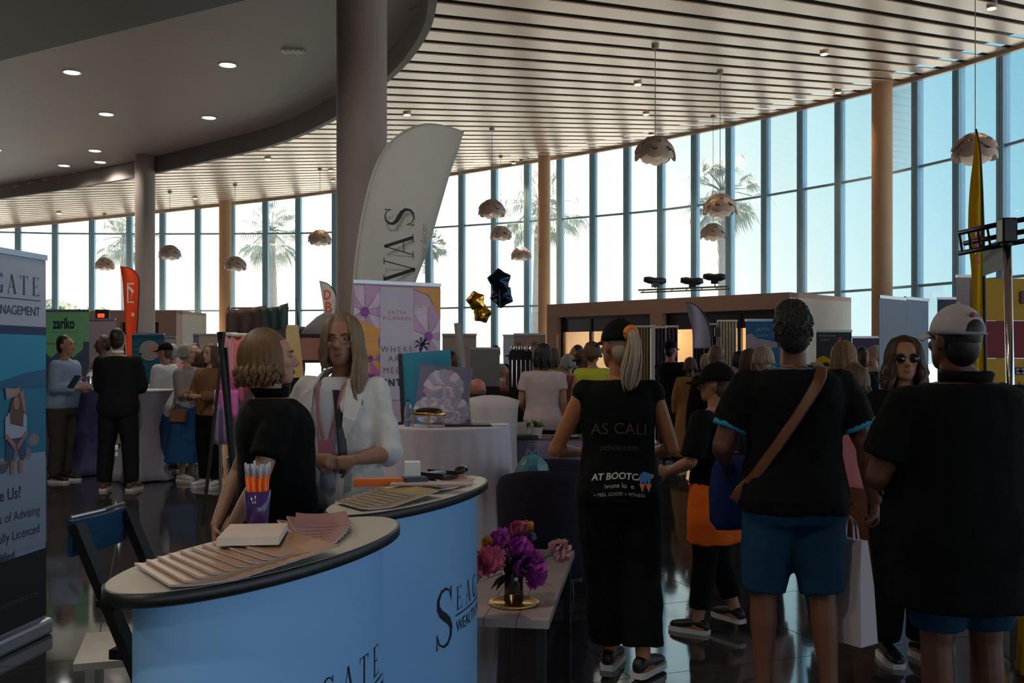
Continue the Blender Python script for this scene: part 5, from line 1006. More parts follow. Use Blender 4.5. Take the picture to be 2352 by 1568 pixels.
def left_stands():
    r = stand('green roller banner with dark zariko lettering above a slate field', 36, 205, 713, 13.6, flat('slate', (.1, .15, .22))); w, h = r['w'], r['h']; g = flat('apple_green', (.3, .72, .34)); ink = flat('deep_navy', (.01, .04, .06))
    patch(r, 'print_green', g, rect(0, 1.72, w, h-.02)); label_text(r, 'zariko', w*.51, 1.9, .21, ink, .006, 'LEFT', 3, 1.0, sx=.56); patch(r, 'print_rule', flat('green_dark', (.1, .34, .15)), rect(w-.62, 1.845, w-.1, 1.85), 2)
    for x in (w-.52, w-.22): patch(r, 'print_crest', g, [(x-.14, 1.72), (x+.14, 1.72), (x+.14, 1.62), (x, 1.5), (x-.14, 1.62)], 2); label_text(r, 'zariko', x, 1.68, .05, ink, 0, 'CENTER', 4)
    stand('plain lilac grey exhibition panel behind the suited man', 205, 265, 733, 16, (.3, .24, .28)); 
    r = stand('teal poster banner with a grey disc and an orange dot', 303, 377, 767, 14.5, (.01, .13, .2)); w, h = r['w'], r['h']; patch(r, 'print_disc', flat('disc_grey', (.35, .33, .36)), circ(w*.55, h-.24, .15), 2); patch(r, 'print_dot', flat('dot_orange', (.6, .28, .04)), circ(w*.68, h-.22, .045), 3)
    for k in range(5): patch(r, 'print_leaf', flat('leaf_teal', (.01, .2, .16)), circ(w*.1+.03*k, h-.15-.07*k, .04, .02, 8), 2)
    stand('beige roller banner beyond the crowd', 457, 500, 768, 17, (.36, .28, .22)); stand('narrow slate blue roller banner beside the beige one', 444, 457, 768, 16.6, (.12, .13, .18)); stand('pale grey panel behind the cap man', 378, 404, 774, 16.5, (.3, .28, .28))
    # monitor
    r = empty('monitor', (gx(236, 17.5), 17.5, 0), 0, 'black monitor with an orange picture on a tall stand', 'monitor'); z = EYE+(HZ-722)/F*17.5; b = MB(); b.box((0, 0, z), (.24, .05, .17)); b.build('screen_case', M_black, r); b = MB(); b.box((-.02, -.027, z-.02), (.12, .004, .07)); b.build('screen_picture', mat('screen_orange', (.8, .1, .02), .4, emit=(.9, .1, .02), es=.5), r); b = MB(); b.cyl((0, 0, .02), (0, 0, z-.08), .02, n=10); b.lathe([(.2, 0), (.2, .02)], n=20); b.build('monitor_stand', M_black, r)
    # blanket on a rack
    Y = 13.5; r = empty('blanket_rack', (gx(592, Y), Y, 0), 0, 'rack with a brown blanket and a grey green cloth hung over it', 'rack'); z1 = EYE+(HZ-702)/F*Y
    def cl(name, a, c, z0, z1_, m, y, sag): b = MB(); b.grid([[Vector((gx(a+(c-a)*j/20, Y)-gx(592, Y), y-.03*math.sin(j*.9), z0+(z1_-z0)*i/4+sag*math.sin(PI*j/20)*i/4+.06*j/20)) for j in range(21)] for i in range(5)]); b.build(name, m, r, smooth=True, thick=.01)
    cl('brown_blanket', 520, 612, z1-.38, z1-.05, cloth('blanket_brown', (.2, .13, .11)), -.02, -.02); cl('grey_cloth', 604, 663, z1-.36, z1-.02, cloth('cloth_greygreen', (.1, .14, .14)), -.06, -.03)
    for x in (-.38, .38): b = MB(); b.cyl((x, .02, 0), (x, .02, z1), .018, n=10); b.build('rack_post', M_steel, r)
    b = MB(); b.cyl((-.42, .02, z1-.03), (.42, .02, z1-.03), .015, n=10); b.build('rack_bar', M_steel, r)
    stand('low grey stall wall under the blanket rack', 524, 700, 752, 14.2, (.2, .16, .16), cat='panel', name='stall_panel')
    # parasol
    Y = 11.5; r = empty('parasol', (gx(752, Y), Y, 0), 0, 'half folded grey parasol behind the woman in the white jacket', 'parasol'); z = EYE+(HZ-716)/F*Y; b = MB(); n = 16
    b.loft([[Vector((R*math.cos(2*PI*j/n)*(1+.04*(j % 2)), R*.8*math.sin(2*PI*j/n), z-d_)) for j in range(n)] for R, d_ in ((.02, 0), (.12, .06), (.24, .17), (.3, .26))], False); b.build('canopy', cloth('parasol_grey', (.3, .28, .3)), r, smooth=True, thick=.006)
    b = MB(); b.cyl((0, 0, .03), (0, 0, z), .016, n=10); b.lathe([(.2, 0), (.2, .04)], n=20); b.build('parasol_pole', M_steel, r)
    # art stall: hanging painted cloths and canvases
    Y = 9.6; A1 = [('pale teal and pink painted cloth on the art stall', 503, 541, 768, 872, (.7, .62, .55), (.8, .1, .32), 9), ('raspberry striped painted cloth on the art stall', 537, 604, 770, 900, (.8, .05, .2), (.85, .4, .18), 5), ('cobalt and orange painted cloth on the art stall', 505, 562, 850, 925, (.03, .05, .45), (.95, .2, .02), 7), ('magenta floral cloth on the art stall', 492, 548, 895, 960, (.65, .05, .5), (.8, .35, .65), 22), ('long lilac scarf hanging from the art stall', 490, 522, 930, 1020, (.5, .42, .6), (.35, .22, .5), 6)]
    for i, (lb, a, c, t0, t1, c1, c2, sc) in enumerate(A1):
        y = Y-.05*i; drape(lb, a, c, t0, y, mat('cloth_art_%d' % i, c1, .8, 0, 0, sc, col2=c2, stretch=(1, 1, .35) if i != 1 else (3, 1, .2)), zb=EYE-(t1-HZ)/F*y, name='art_cloth', folds=2, pipe=(i < 2), cat='cloth', group='painted cloths on the art stall')
    r = empty('art_easel', (gx(520, Y-.6), Y-.6, 0), 0, 'black folding easel leaning across the painted cloths', 'easel')
    for x0, x1 in ((-.06, .12), (-.02, -.2)): b = MB(); b.beam((x0, 0, 1.74), (x1, -.05, .0), .05, .03); b.build('easel_leg', M_black, r)
    b = MB(); b.beam((-.02, .02, 1.6), (.0, .35, 0), .04, .03); b.build('easel_rear_leg', M_black, r)
    Y = 8.9; r = empty('yellow_painting', (gx(672, Y), Y, 0), 0, 'yellow and cream painting on a stand between the two women', 'painting'); b = MB(); b.prism([(-.07, 1.33), (.1, 1.33), (.05, 1.8), (-.05, 1.8)], 'y', -.015, .015); b.build('canvas', mat('canvas_yellow', (.7, .45, .05), .6, 0, 0, 5, col2=(.6, .5, .4)), r); b = MB(); b.beam((-.1, .03, 0), (-.02, .03, 1.75), .03, .03); b.beam((.12, .03, 0), (.02, .03, 1.75), .03, .03); b.build('stand_legs', M_dframe, r)
    Y = 10; r = empty('framed_picture', (gx(716, Y), Y, 0), 0, 'black framed picture of a reddish figure behind the white jacket', 'picture'); z = EYE+(HZ-800)/F*Y; b = MB(); b.box((0, 0, z), (.24, .01, .26)); b.build('picture', mat('picture_red', (.35, .25, .22), .5, 0, 0, 6, col2=(.35, .07, .03)), r)
    for p0, p1 in (((-.13, 0, z-.14), (-.13, 0, z+.14)), ((.13, 0, z-.14), (.13, 0, z+.14)), ((-.14, 0, z+.13), (.14, 0, z+.13)), ((-.14, 0, z-.13), (.14, 0, z-.13))): b = MB(); b.beam(p0, p1, .03, .03, (0, 1, 0)); b.build('frame_bar', M_dframe, r)
    for x in (-.1, .1): b = MB(); b.cyl((x, .04, 0), (x, .04, z), .012, n=8); b.build('stand_leg', M_dframe, r)
left_stands()
def right_stands():
    stand('pale rose banner beyond the grey screen board', 1016, 1094, 768, 15, (.42, .32, .28)); r = stand('grey display board standing on a dark base', 1080, 1148, 800, 12.5, (.24, .23, .23)); patch(r, 'dark_base_print', flat('black_field', (.012, .012, .014)), rect(0, .1, r['w'], EYE-(887-HZ)/F*12.5), 2)
    stand('white blue roller banner beside the brown poster', 1156, 1180, 770, 16, (.45, .5, .58)); r = stand('brown poster banner with faint figures before the slim column', 1180, 1253, 767, 16.5, (.33, .2, .16)); w, h = r['w'], r['h']
    for k in range(4): patch(r, 'print_shape', flat('brown_shape', (.2, .08, .05)), circ(.08+.13*k, h-.17-.05*(k % 2)*3, .05, .04, 8), 2)
    # drinks tap tower
    Y = 11.3; r = empty('tap_tower', (gx(1196, Y), Y, 0), 0, 'black drinks tower with chrome tap knobs', 'machine'); z = EYE+(HZ-806)/F*Y; b = MB(); b.box((0, 0, (z)/2), (.26, .3, z)); b.build('tower_body', mat('gloss_black', (.01, .01, .011), .15), r, bevel=.01)
    for x in (-.09, -.03, .03, .09): b = MB(); b.lathe([(.016, 0), (.022, .02), (.022, .05), (.012, .06)], (x, -.1, z), 12); b.build('tap_knob', M_chrome, r, smooth=True)
    for k in range(5): b = MB(); b.cyl((-.1+.05*k, -.16, z-.4), (-.1+.05*k, -.16, z-.1), .008, n=8); b.build('tap_tube', M_chrome, r)
    ol = cloth('curtain_olive', (.3, .25, .13)); pu = cloth('curtain_violet', (.07, .05, .085)); be = cloth('curtain_beige', (.48, .41, .31))
    drape('olive curtain hung on pipes beside the sleeveless woman', 1455, 1494, 750, 17, ol); stand('narrow cream panel between the olive and violet curtains', 1494, 1505, 748, 17.2, (.55, .5, .42))
    g = 'violet curtains of the booths'; drape('violet curtain next to the cream panel', 1506, 1529, 752, 17.5, pu, folds=3, group=g); drape('violet curtain with its edge against the glowing doorway', 1531, 1556, 750, 17.6, pu, folds=3, group=g); drape('violet curtain under the white feather flag', 1594, 1617, 748, 17.5, pu, folds=3, group=g); drape('violet curtain touching the loudspeaker stand', 1619, 1646, 745, 17.4, pu, folds=3, group=g); drape('beige curtain beside the loudspeaker stand', 1650, 1691, 737, 17.2, be)
    r = empty('loudspeaker', (gx(1648, 16.8), 16.8, 0), 0, 'small dark loudspeaker on a stand before the beige curtain', 'loudspeaker'); z = EYE+(HZ-762)/F*16.8; b = MB(); b.box((0, 0, z), (.1, .1, .16)); b.build('speaker_box', M_black, r, bevel=.01); b = MB(); b.cyl((0, 0, 0), (0, 0, z-.08), .012, n=8); b.lathe([(.15, 0), (.15, .02)], n=16); b.build('speaker_stand', M_black, r)
    r = stand('blue travel poster banner with a cloudy coast and white box', 1713, 1790, 735, 12, flat('poster_blue', (.01, .14, .36))); w, h = r['w'], r['h']; patch(r, 'print_coast', flat('coast', (.4, .36, .42), scale=12, var=.2), [(0, h-.18), (.06, h-.16), (.14, h-.22), (.25, h-.24), (w, h-.27), (w, .12), (0, .12)], 2); patch(r, 'print_sea', flat('poster_sea', (.02, .16, .36)), [(w*.4, h-.36), (w, h-.32), (w, h-.75), (w*.3, h-.7)], 3); patch(r, 'print_box', flat('white_box', (.4, .42, .55)), rect(w*.33, h-.48, w*.76, h-.31), 4)
    label_text(r, 'JAVEA', w*.3, h-.13, .06, flat('pale_ink', (.35, .5, .5)), 0, 'LEFT', 3); label_text(r, 'COSTA', w*.3, h-.2, .045, MATS['print_pale_ink'], 0, 'LEFT', 3)
    r = stand('black poster banner with red brush strokes', 1875, 1956, 760, 12.5, (.016, .015, .02)); w, h = r['w'], r['h']; label_text(r, 'Artbusiness', .03, h-.07, .045, flat('grey_white_ink', (.3, .3, .32)), 0); label_text(r, 'Gallery', .05, h-.12, .04, MATS['print_grey_white_ink'], 0)
    for p in ([(.2, h-.27), (.24, h-.27), (.32, h-.08), (.28, h-.08)], [(.22, h-.25), (.4, h-.22), (.4, h-.25), (.22, h-.29)], [(.18, h-.2), (.3, h-.16), (.3, h-.19), (.19, h-.24)]): patch(r, 'print_stroke', flat('stroke_red', (.5, .05, .05)), p, 3)
    r = stand('purple poster banner with pale figures', 1957, 2030, 774, 14, (.05, .025, .11)); w, h = r['w'], r['h']
    for k in range(4): patch(r, 'print_figure', flat('figure_pale', (.35, .22, .2)), circ(.1+.1*k, h-.2-.04*(k % 2), .04, .05, 9), 2)
    bl = flat('dusty_blue', (.055, .12, .23)); g = 'pair of tall blue roller banners'
    stand('tall dusty blue roller banner with its edge against the brown column', 2019, 2078, 681, 9.2, bl, group=g, dy=.4); stand('tall dusty blue roller banner beside the navy sign', 2079, 2132, 684, 9.85, flat('dusty_blue2', (.07, .14, .25)), group=g, dy=.4)
    r = stand('navy banner with pale number behind the white cap', 2153, 2200, 685, 13, (.01, .03, .07)); label_text(r, '12', r['w']*.55, r['h']-.25, .16, flat('pale_blue_ink', (.3, .4, .55)), 0); stand('pale lilac partition wall beside the yellow booth', 2197, 2250, 634, 10.5, (.36, .3, .32), cat='panel', name='stall_panel')
right_stands()
def yellow_booth():
    Y = 8.3; r = empty('booth_wall', (gx(2380, Y), Y, 0), 0, 'booth wall in yellow and dark red bands with small flags', 'booth'); x0 = gx(2246, Y)-gx(2380, Y); x1 = 1.6; z = lambda py: EYE+(HZ-py)/F*Y; ye = mat('booth_yellow', (.6, .34, .005), .6, 0, .08, 3); rd = mat('booth_red', (.22, .008, .02), .6, 0, .08, 3)
    for nm, a, c, m in (('yellow_panel', 640, 736, ye), ('red_panel', 737, 822, rd), ('yellow_panel', 823, 925, ye), ('patterned_panel', 926, 1130, mat('booth_pattern', (.4, .36, .4), .6, 0, 0, 14, col2=(.01, .01, .012)))): b = MB(); b.box(((x0+x1)/2, 0, (z(a)+z(c))/2), (x1-x0, .03, z(a)-z(c))); b.build(nm, m, r)
    b = MB(); b.box((x0-.03, 0, z(640)/2), (.05, .05, z(640))); b.build('wood_post', mat('post_brown', (.16, .09, .05), .6), r)
    def fl(px, py, w, h, bands, nm):
        X = gx(px, Y)-gx(2380, Y); Z = z(py)
        for i, c in enumerate(bands): b = MB(); b.box((X, -.018, Z+h/2-h*(i+.5)/len(bands)), (w, .004, h/len(bands))); b.build(nm, c, r)
    W_, R_, B_ = flat('flag_w', (.5, .48, .48)), flat('flag_r', (.35, .01, .03)), flat('flag_b', (.01, .02, .12)); fl(2307, 885, .085, .06, (R_, W_, B_), 'dutch_flag_band'); fl(2341, 852, .085, .065, (B_,), 'british_flag_field')
    X = gx(2341, Y)-gx(2380, Y); Z = z(852)
    for a, wd, m in ((.65, .014, W_), (-.65, .014, W_), (0, .016, W_), (PI/2, .016, W_), (0, .008, R_), (PI/2, .008, R_)): b = MB(); L = .04 if abs(a) != PI/2 else .03; b.beam((X-L*math.cos(a), -.0215, Z-L*.8*math.sin(a)), (X+L*math.cos(a), -.0215, Z+L*.8*math.sin(a)), .002, wd, (0, 0, 1)) if abs(a) != PI/2 else b.box((X, -.0215, Z), (wd, .002, .062)); b.build('british_flag_cross', m, r)
    obj('lettering', text_mesh('UK', .1, flat('plum_ink', (.16, .02, .1)), lambda u, v: Vector((gx(2336, Y)-gx(2380, Y)+u, -.02, z(897)+v)), .004), r)
    for k in range(6): b = MB(); b.ell((gx(2345, Y)-gx(2380, Y)+.03*(k % 3), -.02, z(690)+.05*(k//3)), (.025, .006, .03)); b.build('painted_grape', mat('grape', (.12, .05, .1), .5), r, smooth=True)
    # stall table with a yellow cloth
    draped_table('stall table under a yellow cloth beside the heavy man', gx(2338, 4.7)+.66, 4.7, .6, .85, cloth('table_yellow', (.45, .27, .005)), name='draped_table', sy=.6)
    # chrome stand with its truss
    Y = 6.0; r = empty('lighting_stand', (gx(2331, Y), Y, 0), 0, 'chrome lighting stand carrying a dark truss', 'stand'); top = at(2313, 545, Y)-r.location; b = MB(); b.tube([(0, 0, .05), top], [.026, .024], 16); b.build('chrome_pole', M_chrome, r, smooth=True)
    for k in range(3): a = 2*PI*k/3+.4; b = MB(); b.tube([(0, 0, .35), (.4*math.cos(a), .4*math.sin(a), .01)], .014, 8); b.build('stand_leg', M_steel, r)
    b = MB(); b.lathe([(.035, -.05), (.035, .05)], tuple(top), 14); b.build('clamp', M_black, r)
    t = empty('truss', r.location+top, 0, 'black lighting truss arm on top of the chrome stand', 'truss'); dk = mat('truss_black', (.015, .014, .016), .25, .5)
    E0, E1 = Vector((-.13, .35, -.02)), Vector((.6, -.25, .1))
    for off in ((0, 0, .09), (0, 0, -.04), (.06, .06, .03)): b = MB(); b.tube([E0+Vector(off), Vector(off)*1, E1+Vector(off)], .016, 10); b.build('chord', dk, t, smooth=True)
    for k in range(6): p = E0.lerp(Vector((0, 0, 0)), k/5); q = Vector((0, 0, 0)).lerp(E1, k/5); b = MB(); b.tube([p+Vector((0, 0, .09)), p+Vector((.03, .02, -.04))], .008, 8); b.build('brace', dk, t); b = MB(); b.tube([q+Vector((0, 0, .09)), q+Vector((.05, 0, -.04))], .008, 8); b.build('brace', dk, t)
    b = MB(); b.box((0, 0, .04), (.09, .09, .15)); b.build('corner_block', dk, t, bevel=.01); b = MB(); b.tube([(.1, -.06, .03), (.22, -.12, .04)], [.03, .035], 14); b.build('lamp_head', dk, t, smooth=True)
    b = MB(); p = [at(2256, 568, 6.3), at(2309, 545, 6.02), at(2309, 616, 6.02), at(2258, 634, 6.3)]; o = p[0].copy(); b.add([q-o for q in p], [(0, 1, 2, 3)]); tag(b.build('hanging_sheet', cloth('sheet_white', (.55, .56, .54), trans=.4), loc=o, thick=.003), 'white cloth sheet hung under the truss arm', 'sheet')
yellow_booth()
# ------------------------------------------------------------------ cocktail tables with stretch covers at the left
def cocktail(label, px, Y, m):
    r = empty('cocktail_table', (gx(px, Y), Y, 0), 0, label, 'table', 'cocktail tables with stretch covers'); b = MB(); n = 40
    b.loft([[Vector((R*(1+sq*.22*math.cos(4*2*PI*j/n))*math.cos(2*PI*j/n), R*(1+sq*.22*math.cos(4*2*PI*j/n))*math.sin(2*PI*j/n), z)) for j in range(n)] for R, z, sq in ((.385, 1.1, 0), (.375, 1.085, 0), (.27, .9, 0), (.21, .65, .2), (.22, .4, .5), (.29, .12, .9), (.34, .02, 1))]); b.build('stretch_cover', m, r, smooth=True)
    b = MB(); b.lathe([(.388, 1.095), (.39, 1.1), (.385, 1.112)], n=36); b.build('table_disc', mat('disc_pale', (.5, .48, .5), .4), r)
    for k in range(4): a = 2*PI*k/4; b = MB(); b.ell((.4*math.cos(a), .4*math.sin(a), .015), (.06, .03, .015), 8, 5); b.build('foot', M_black, r)
cocktail('tall cocktail table in a white stretch cover beside the suited man', 323, 12.2, cloth('stretch_white', (.5, .46, .55), var=.05)); cocktail('tall cocktail table in a blue stretch cover before the green banner', 192, 12.8, cloth('stretch_blue', (.1, .09, .2), var=.05))
def table_bits():
    gm = MATS['clear_plastic']; r = empty('glass_jar', (gx(212, 12.6), 12.62, 1.115), 0, 'clear glass jar on the blue cocktail table', 'jar'); b = MB(); b.lathe([(.07, 0), (.085, .02), (.085, .17), (.06, .2), (.06, .215)], n=20); b.build('jar_body', gm, r, smooth=True); b = MB(); b.lathe([(.063, .215), (.063, .235)], n=20); b.build('jar_lid', M_steel, r)
    b = MB(); b.lathe([(.035, 0), (.03, .12), (.012, .15)], n=14); tag(b.build('red_bottle', mat('bottle_red', (.3, .02, .02), .3), loc=(gx(194, 12.6), 12.55, 1.115), smooth=True), 'small dark red bottle beside the glass jar', 'bottle')
    r = empty('tablet', (gx(170, 11.7), 11.7, 1.22), 0, 'glowing tablet held by the man in the pale blue shirt', 'tablet'); r.rotation_euler = (0, .6, .9); b = MB(); b.box((0, 0, 0), (.02, .12, .17)); b.build('tablet_case', M_black, r); b = MB(); b.box((.0105, 0, 0), (.002, .11, .155)); b.build('tablet_screen', mat('screen_white', (.6, .8, .85), .3, emit=(.6, .9, 1), es=1.0), r)
table_bits()
# ------------------------------------------------------------------ the crowd
def crowd():
    PH = PI/2
    def who(label, px, ytop, Y, rz, top, bottom, hair, skin=SK1, cap=None, sl=1.9, fem=False, w=1.0, d=1.0, hem=.88, arms=None, yaw=0, shoes=SH_b, dress=None, vx=.02, pitch=0, bl=1.95, extra=None, lean=0, belly=0, name='shirt', group='visitors in the hall', glasses=None):
        h = EYE+(HZ-ytop)/F*Y-(.012 if not cap else .025)
        cl = [dict(k='top', m=top, hem=hem, sl=sl, inf=.022, n=name)]+([dict(k='skirt', m=dress, hem=.25, flare=.12, inf=.02)] if dress else [])+[dict(k='pants', m=bottom, len=bl, inf=.018), dict(k='shoes', m=shoes)]
        return person(label, (gx(px, Y), Y, 0), h, rz, cl, skin, hair, arms=arms, fem=fem, w=w, d=d, yaw=yaw, vx=vx, cap=cap, pitch=pitch, extra=extra, lean=lean, belly=belly, group=group, glasses=glasses)
    sh = lambda m, **k: dict(t='short', m=m, **k); lo = lambda m, L=.2, **k: dict(t='long', m=m, L=L, **k)
    fwd = {s_: dict(el=(s_*.22, -.06, 1.13), wr=(s_*.1, -.28, 1.13), hd=(-s_*.4, -1, .1), hn=(-s_, 0, .2)) for s_ in (-1, 1)}; up = {-1: fwd[-1]}; upL = {1: fwd[1]}
    suit = cloth('suit_black', (.009, .01, .012)); wide = {s_: dict(an=(s_*.15, .02, .085), kn=(s_*.13, 0, .49)) for s_ in (-1, 1)}
    # ---- left group
    def jk(root, A, MH, SC): b = MB(); b.loft([ering(.066, .066, 1.49, .016), ering(.062, .062, 1.525, .018)]); [b.v.__setitem__(i, tuple(SC @ Vector(v))) for i, v in enumerate(b.v)]; b.build('shirt_collar', C_white, root, smooth=True)
    person('man in a dark suit seen from behind at the cocktail tables', (gx(272, 11.3), 11.3, 0), EYE+(HZ-757)/F*11.3, PI, [dict(k='top', m=suit, hem=.8, sl=1.92, inf=.03, n='jacket', fold=.01), dict(k='pants', m=suit, len=1.97, inf=.02), dict(k='shoes', m=SH_br)], SK2, sh(H_black), arms={1: fwd[1], -1: fwd[-1]}, legs=wide, w=1.12, vx=.015, extra=jk, group='visitors in the hall')
    who('man in a pale blue shirt leaning over the blue cocktail table', 140, 770, 12.1, PH-.15, C_sky, cloth('trouser_brown', (.05, .04, .035)), sh(H_black), SK1, arms=fwd, vx=.015, lean=.12, w=1.1, d=1.15, belly=.03)
    who('man with dark hair in a mauve shirt behind the blue cocktail table', 234, 770, 14.3, -PH+.6, cloth('mauve', (.22, .13, .16)), C_char, sh(H_black), SK3, arms=fwd)
    who('woman with long dark hair beside the teal poster banner', 335, 800, 14.8, -PH, C_black, C_black, lo(H_black, .16), SK2, fem=True)
    who('man in a black cap and white shirt at the white cocktail table', 386, 784, 13.1, -PH-.25, cloth('shirt_offwhite', (.55, .53, .52)), C_jean, sh(H_brown), SK1, cap=dict(m=C_black), arms=fwd, vx=.015, w=1.1, d=1.2, hem=.76, lean=.1)
    who('grey haired person in a pink top behind the black cap man', 398, 790, 14.1, PI, C_pink, C_char, sh(H_grey), SK2)
    def bagx(root, A, MH, SC):
        b = MB(); b.tube([SC @ Vector(p) for p in ((.08, .06, 1.46), (-.05, .12, 1.3), (-.2, .06, 1.02), (-.24, -.02, .9))], .012, 6, flat=.3); b.build('bag_strap', C_brown, root); b = MB(); b.prism([(-.1, -.08), (.1, -.08), (.11, .07), (-.11, .07)], 'x', -.03, .03); b.build('shoulder_bag', cloth('bag_tan', (.25, .11, .06)), root, loc=SC @ Vector((-.25, -.03, .86)))
    who('older woman with a grey sweater, blue skirt and tan shoulder bag', 432, 790, 12.2, PH-.3, cloth('sweater_greige', (.3, .26, .26)), C_black, dict(t='bob', m=H_grey, L=.02, wave=.012, taper=-.1), SK2, fem=True, w=1.12, d=1.25, dress=cloth('skirt_blue', (.015, .08, .2)), arms=fwd, vx=.015, extra=bagx, name='sweater', shoes=SH_w, bl=.5)
    who('woman with long brown hair and a white handbag by the art stall', 482, 790, 11.6, -.5, cloth('blouse_rust', (.2, .1, .04)), C_black, lo(H_brown, .22), SK2, fem=True, arms=fwd, shoes=SH_w, vx=.015)
    who('brown haired person between the grey sweater and the rust blouse', 462, 803, 13.5, PI, C_char, C_black, lo(H_brown, .12), SK2, fem=True); who('dark haired visitor in the gap behind the grey sweater', 448, 788, 15.2, 0, C_black, C_black, sh(H_black), SK2)
    who('visitor with a reddish face behind the woman in the white jacket', 673, 757, 12.2, -PH, C_char, C_black, sh(H_black), SK3)
    # ---- centre
    who('woman with dark hair in a pinkish white t-shirt at the rear table', 1247, 788, 10.2, PI-.1, cloth('tee_blush', (.52, .42, .42)), C_black, lo(H_black, .13, wave=.012, taper=.1), SK1, fem=True, sl=.55, w=1.12, d=1.15, hem=.82, vx=.014, name='t_shirt', arms={1: dict(el=(.24, .02, 1.12), wr=(.2, -.2, 1.0))})
    who('man in a dark cap at the drinks tower', 1184, 796, 13.2, -PH, cloth('shirt_maroon', (.12, .06, .05)), C_char, sh(H_black), SK1, cap=dict(m=C_char), arms=fwd); who('visitor behind the grey display board', 1156, 835, 14.4, PH, cloth('dress_rose', (.3, .16, .15)), C_black, sh(H_grey), SK2, fem=True)
    who('visitor whose dark hair shows above the grey display board', 1138, 793, 15, PI, C_black, C_black, sh(H_black), SK1); who('visitor in dark clothes behind the easel mast', 1040, 806, 12, PH, C_black, C_black, sh(H_black), SK3)
    who('brown haired woman in front of the glowing doorway', 1272, 799, 14, PI-.3, cloth('top_ochre', (.3, .24, .08)), C_black, lo(H_brown, .15), SK2, fem=True); who('grey haired woman in a pink vest in the crowd', 1307, 813, 12.4, PI-.6, cloth('vest_rose', (.35, .12, .13)), C_black, dict(t='curly', m=H_grey, L=.05, wave=.02, taper=-.1), SK2, fem=True)
    who('bald man with glasses in profile near the ponytail woman', 1338, 800, 11.6, PH, C_black, C_black, dict(t='bald', m=H_black), SK3, arms=upL, glasses=dict(m=M_steel)); who('woman in a yellow green top with black straps', 1362, 784, 10.6, PI-.4, C_yg, C_black, dict(t='bob', m=H_brown, L=.03, wave=.01, taper=-.05), SK1, fem=True, sl=.1, name='top')
    who('dark haired man beside the doorway of the entrance box', 1322, 792, 16, -PH, C_black, C_black, sh(H_black), SK1)
    # ---- right
    who('man in a black cap and black polo before the violet curtains', 1542, 780, 13.6, PI-.75, C_black, C_black, sh(H_black), mat('skin_red', (.4, .12, .07), .5), cap=dict(m=C_black), arms=upL, vx=.014, w=1.12, d=1.1)
    who('woman with tousled brown hair and an ochre dress', 1586, 820, 13.0, PI-.3, cloth('dress_ochre', (.35, .17, .05)), C_brown, dict(t='bob', m=H_brown, L=.05, wave=.018, taper=-.2), SK3, fem=True, dress=cloth('dress_ochre2', (.35, .17, .05))); who('balding brown haired man above the black peaked cap', 1644, 793, 9.0, PI, C_black, C_black, sh(mat('hair_chestnut', (.16, .07, .04), .5)), SK1, w=1.05)
    who('blond woman half hidden by the balding man', 1622, 812, 13.8, PI, cloth('top_violet', (.16, .1, .14)), C_black, lo(H_light, .1), SK2, fem=True); who('woman with long brown hair in a pink blouse before the blue poster', 1722, 800, 9.2, PI-.2, C_pink, C_black, lo(H_brown, .2), SK2, fem=True); who('ash blond person in a pale pink top beside the tall man', 1752, 795, 8.4, PI, cloth('top_palepink', (.45, .3, .28)), C_black, dict(t='bob', m=H_light, L=.0, wave=.006, taper=-.05, th=2.0), SK2, fem=True, w=1.1)
    who('dark haired visitor before the beige curtain', 1697, 806, 11.5, PI, C_black, C_black, lo(H_black, .05), SK1, fem=True)
    person('person in a bright yellow baseball cap seen from behind', (gx(1889, 9.5), 9.5, 0), EYE+(HZ-820)/F*9.5-.025, PI, [dict(k='top', m=C_black, hem=.9, sl=.6, inf=.02), dict(k='pants', m=C_black), dict(k='shoes', m=SH_b)], SK1, sh(H_black), cap=dict(m=cloth('cap_yellow', (.8, .5, .0)), strap=cloth('cap_yellow_strap', (.6, .38, .0)), s=1.15), vx=.018, group='visitors in the hall')
    who('blond woman with shoulder length hair in black before the black poster', 1935, 783, 7.6, PI+.1, C_black, C_black, lo(H_blond, .1, taper=-.05), SK2, fem=True, vx=.014, w=1.02); who('visitor in a dark top before the purple poster', 1982, 797, 11, 0, C_black, C_black, sh(H_black), SK3); who('grey haired visitor beside the blue roller banners', 2005, 793, 12.2, -PH, C_cream, C_black, sh(H_grey), SK2)
    # seated
    k = 1.74/1.75; zs = -.42
    person('bald man sitting on the covered chair behind the tall table', (gx(1098, 9.0), 9.0, zs), 1.74, PI-.3, [dict(k='top', m=cloth('shirt_plum', (.1, .06, .07)), hem=.86, sl=.7, inf=.022), dict(k='pants', m=C_char, inf=.018), dict(k='shoes', m=SH_b)], mat('skin_ruddy', (.45, .15, .1), .5), dict(t='bald', m=mat('hair_stubble', (.1, .05, .04), .6)), vx=.015, w=1.05,
        legs={s_: dict(hip=(s_*.095, 0, .92), kn=(s_*.12, -.42, .91), an=(s_*.12, -.44, .51)) for s_ in (-1, 1)}, arms={s_: dict(el=(s_*.24, -.06, 1.14), wr=(s_*.14, -.28, 1.02), hd=(-s_*.3, -1, -.1), hn=(0, .1, -1)) for s_ in (-1, 1)}, group='visitors in the hall')
crowd()
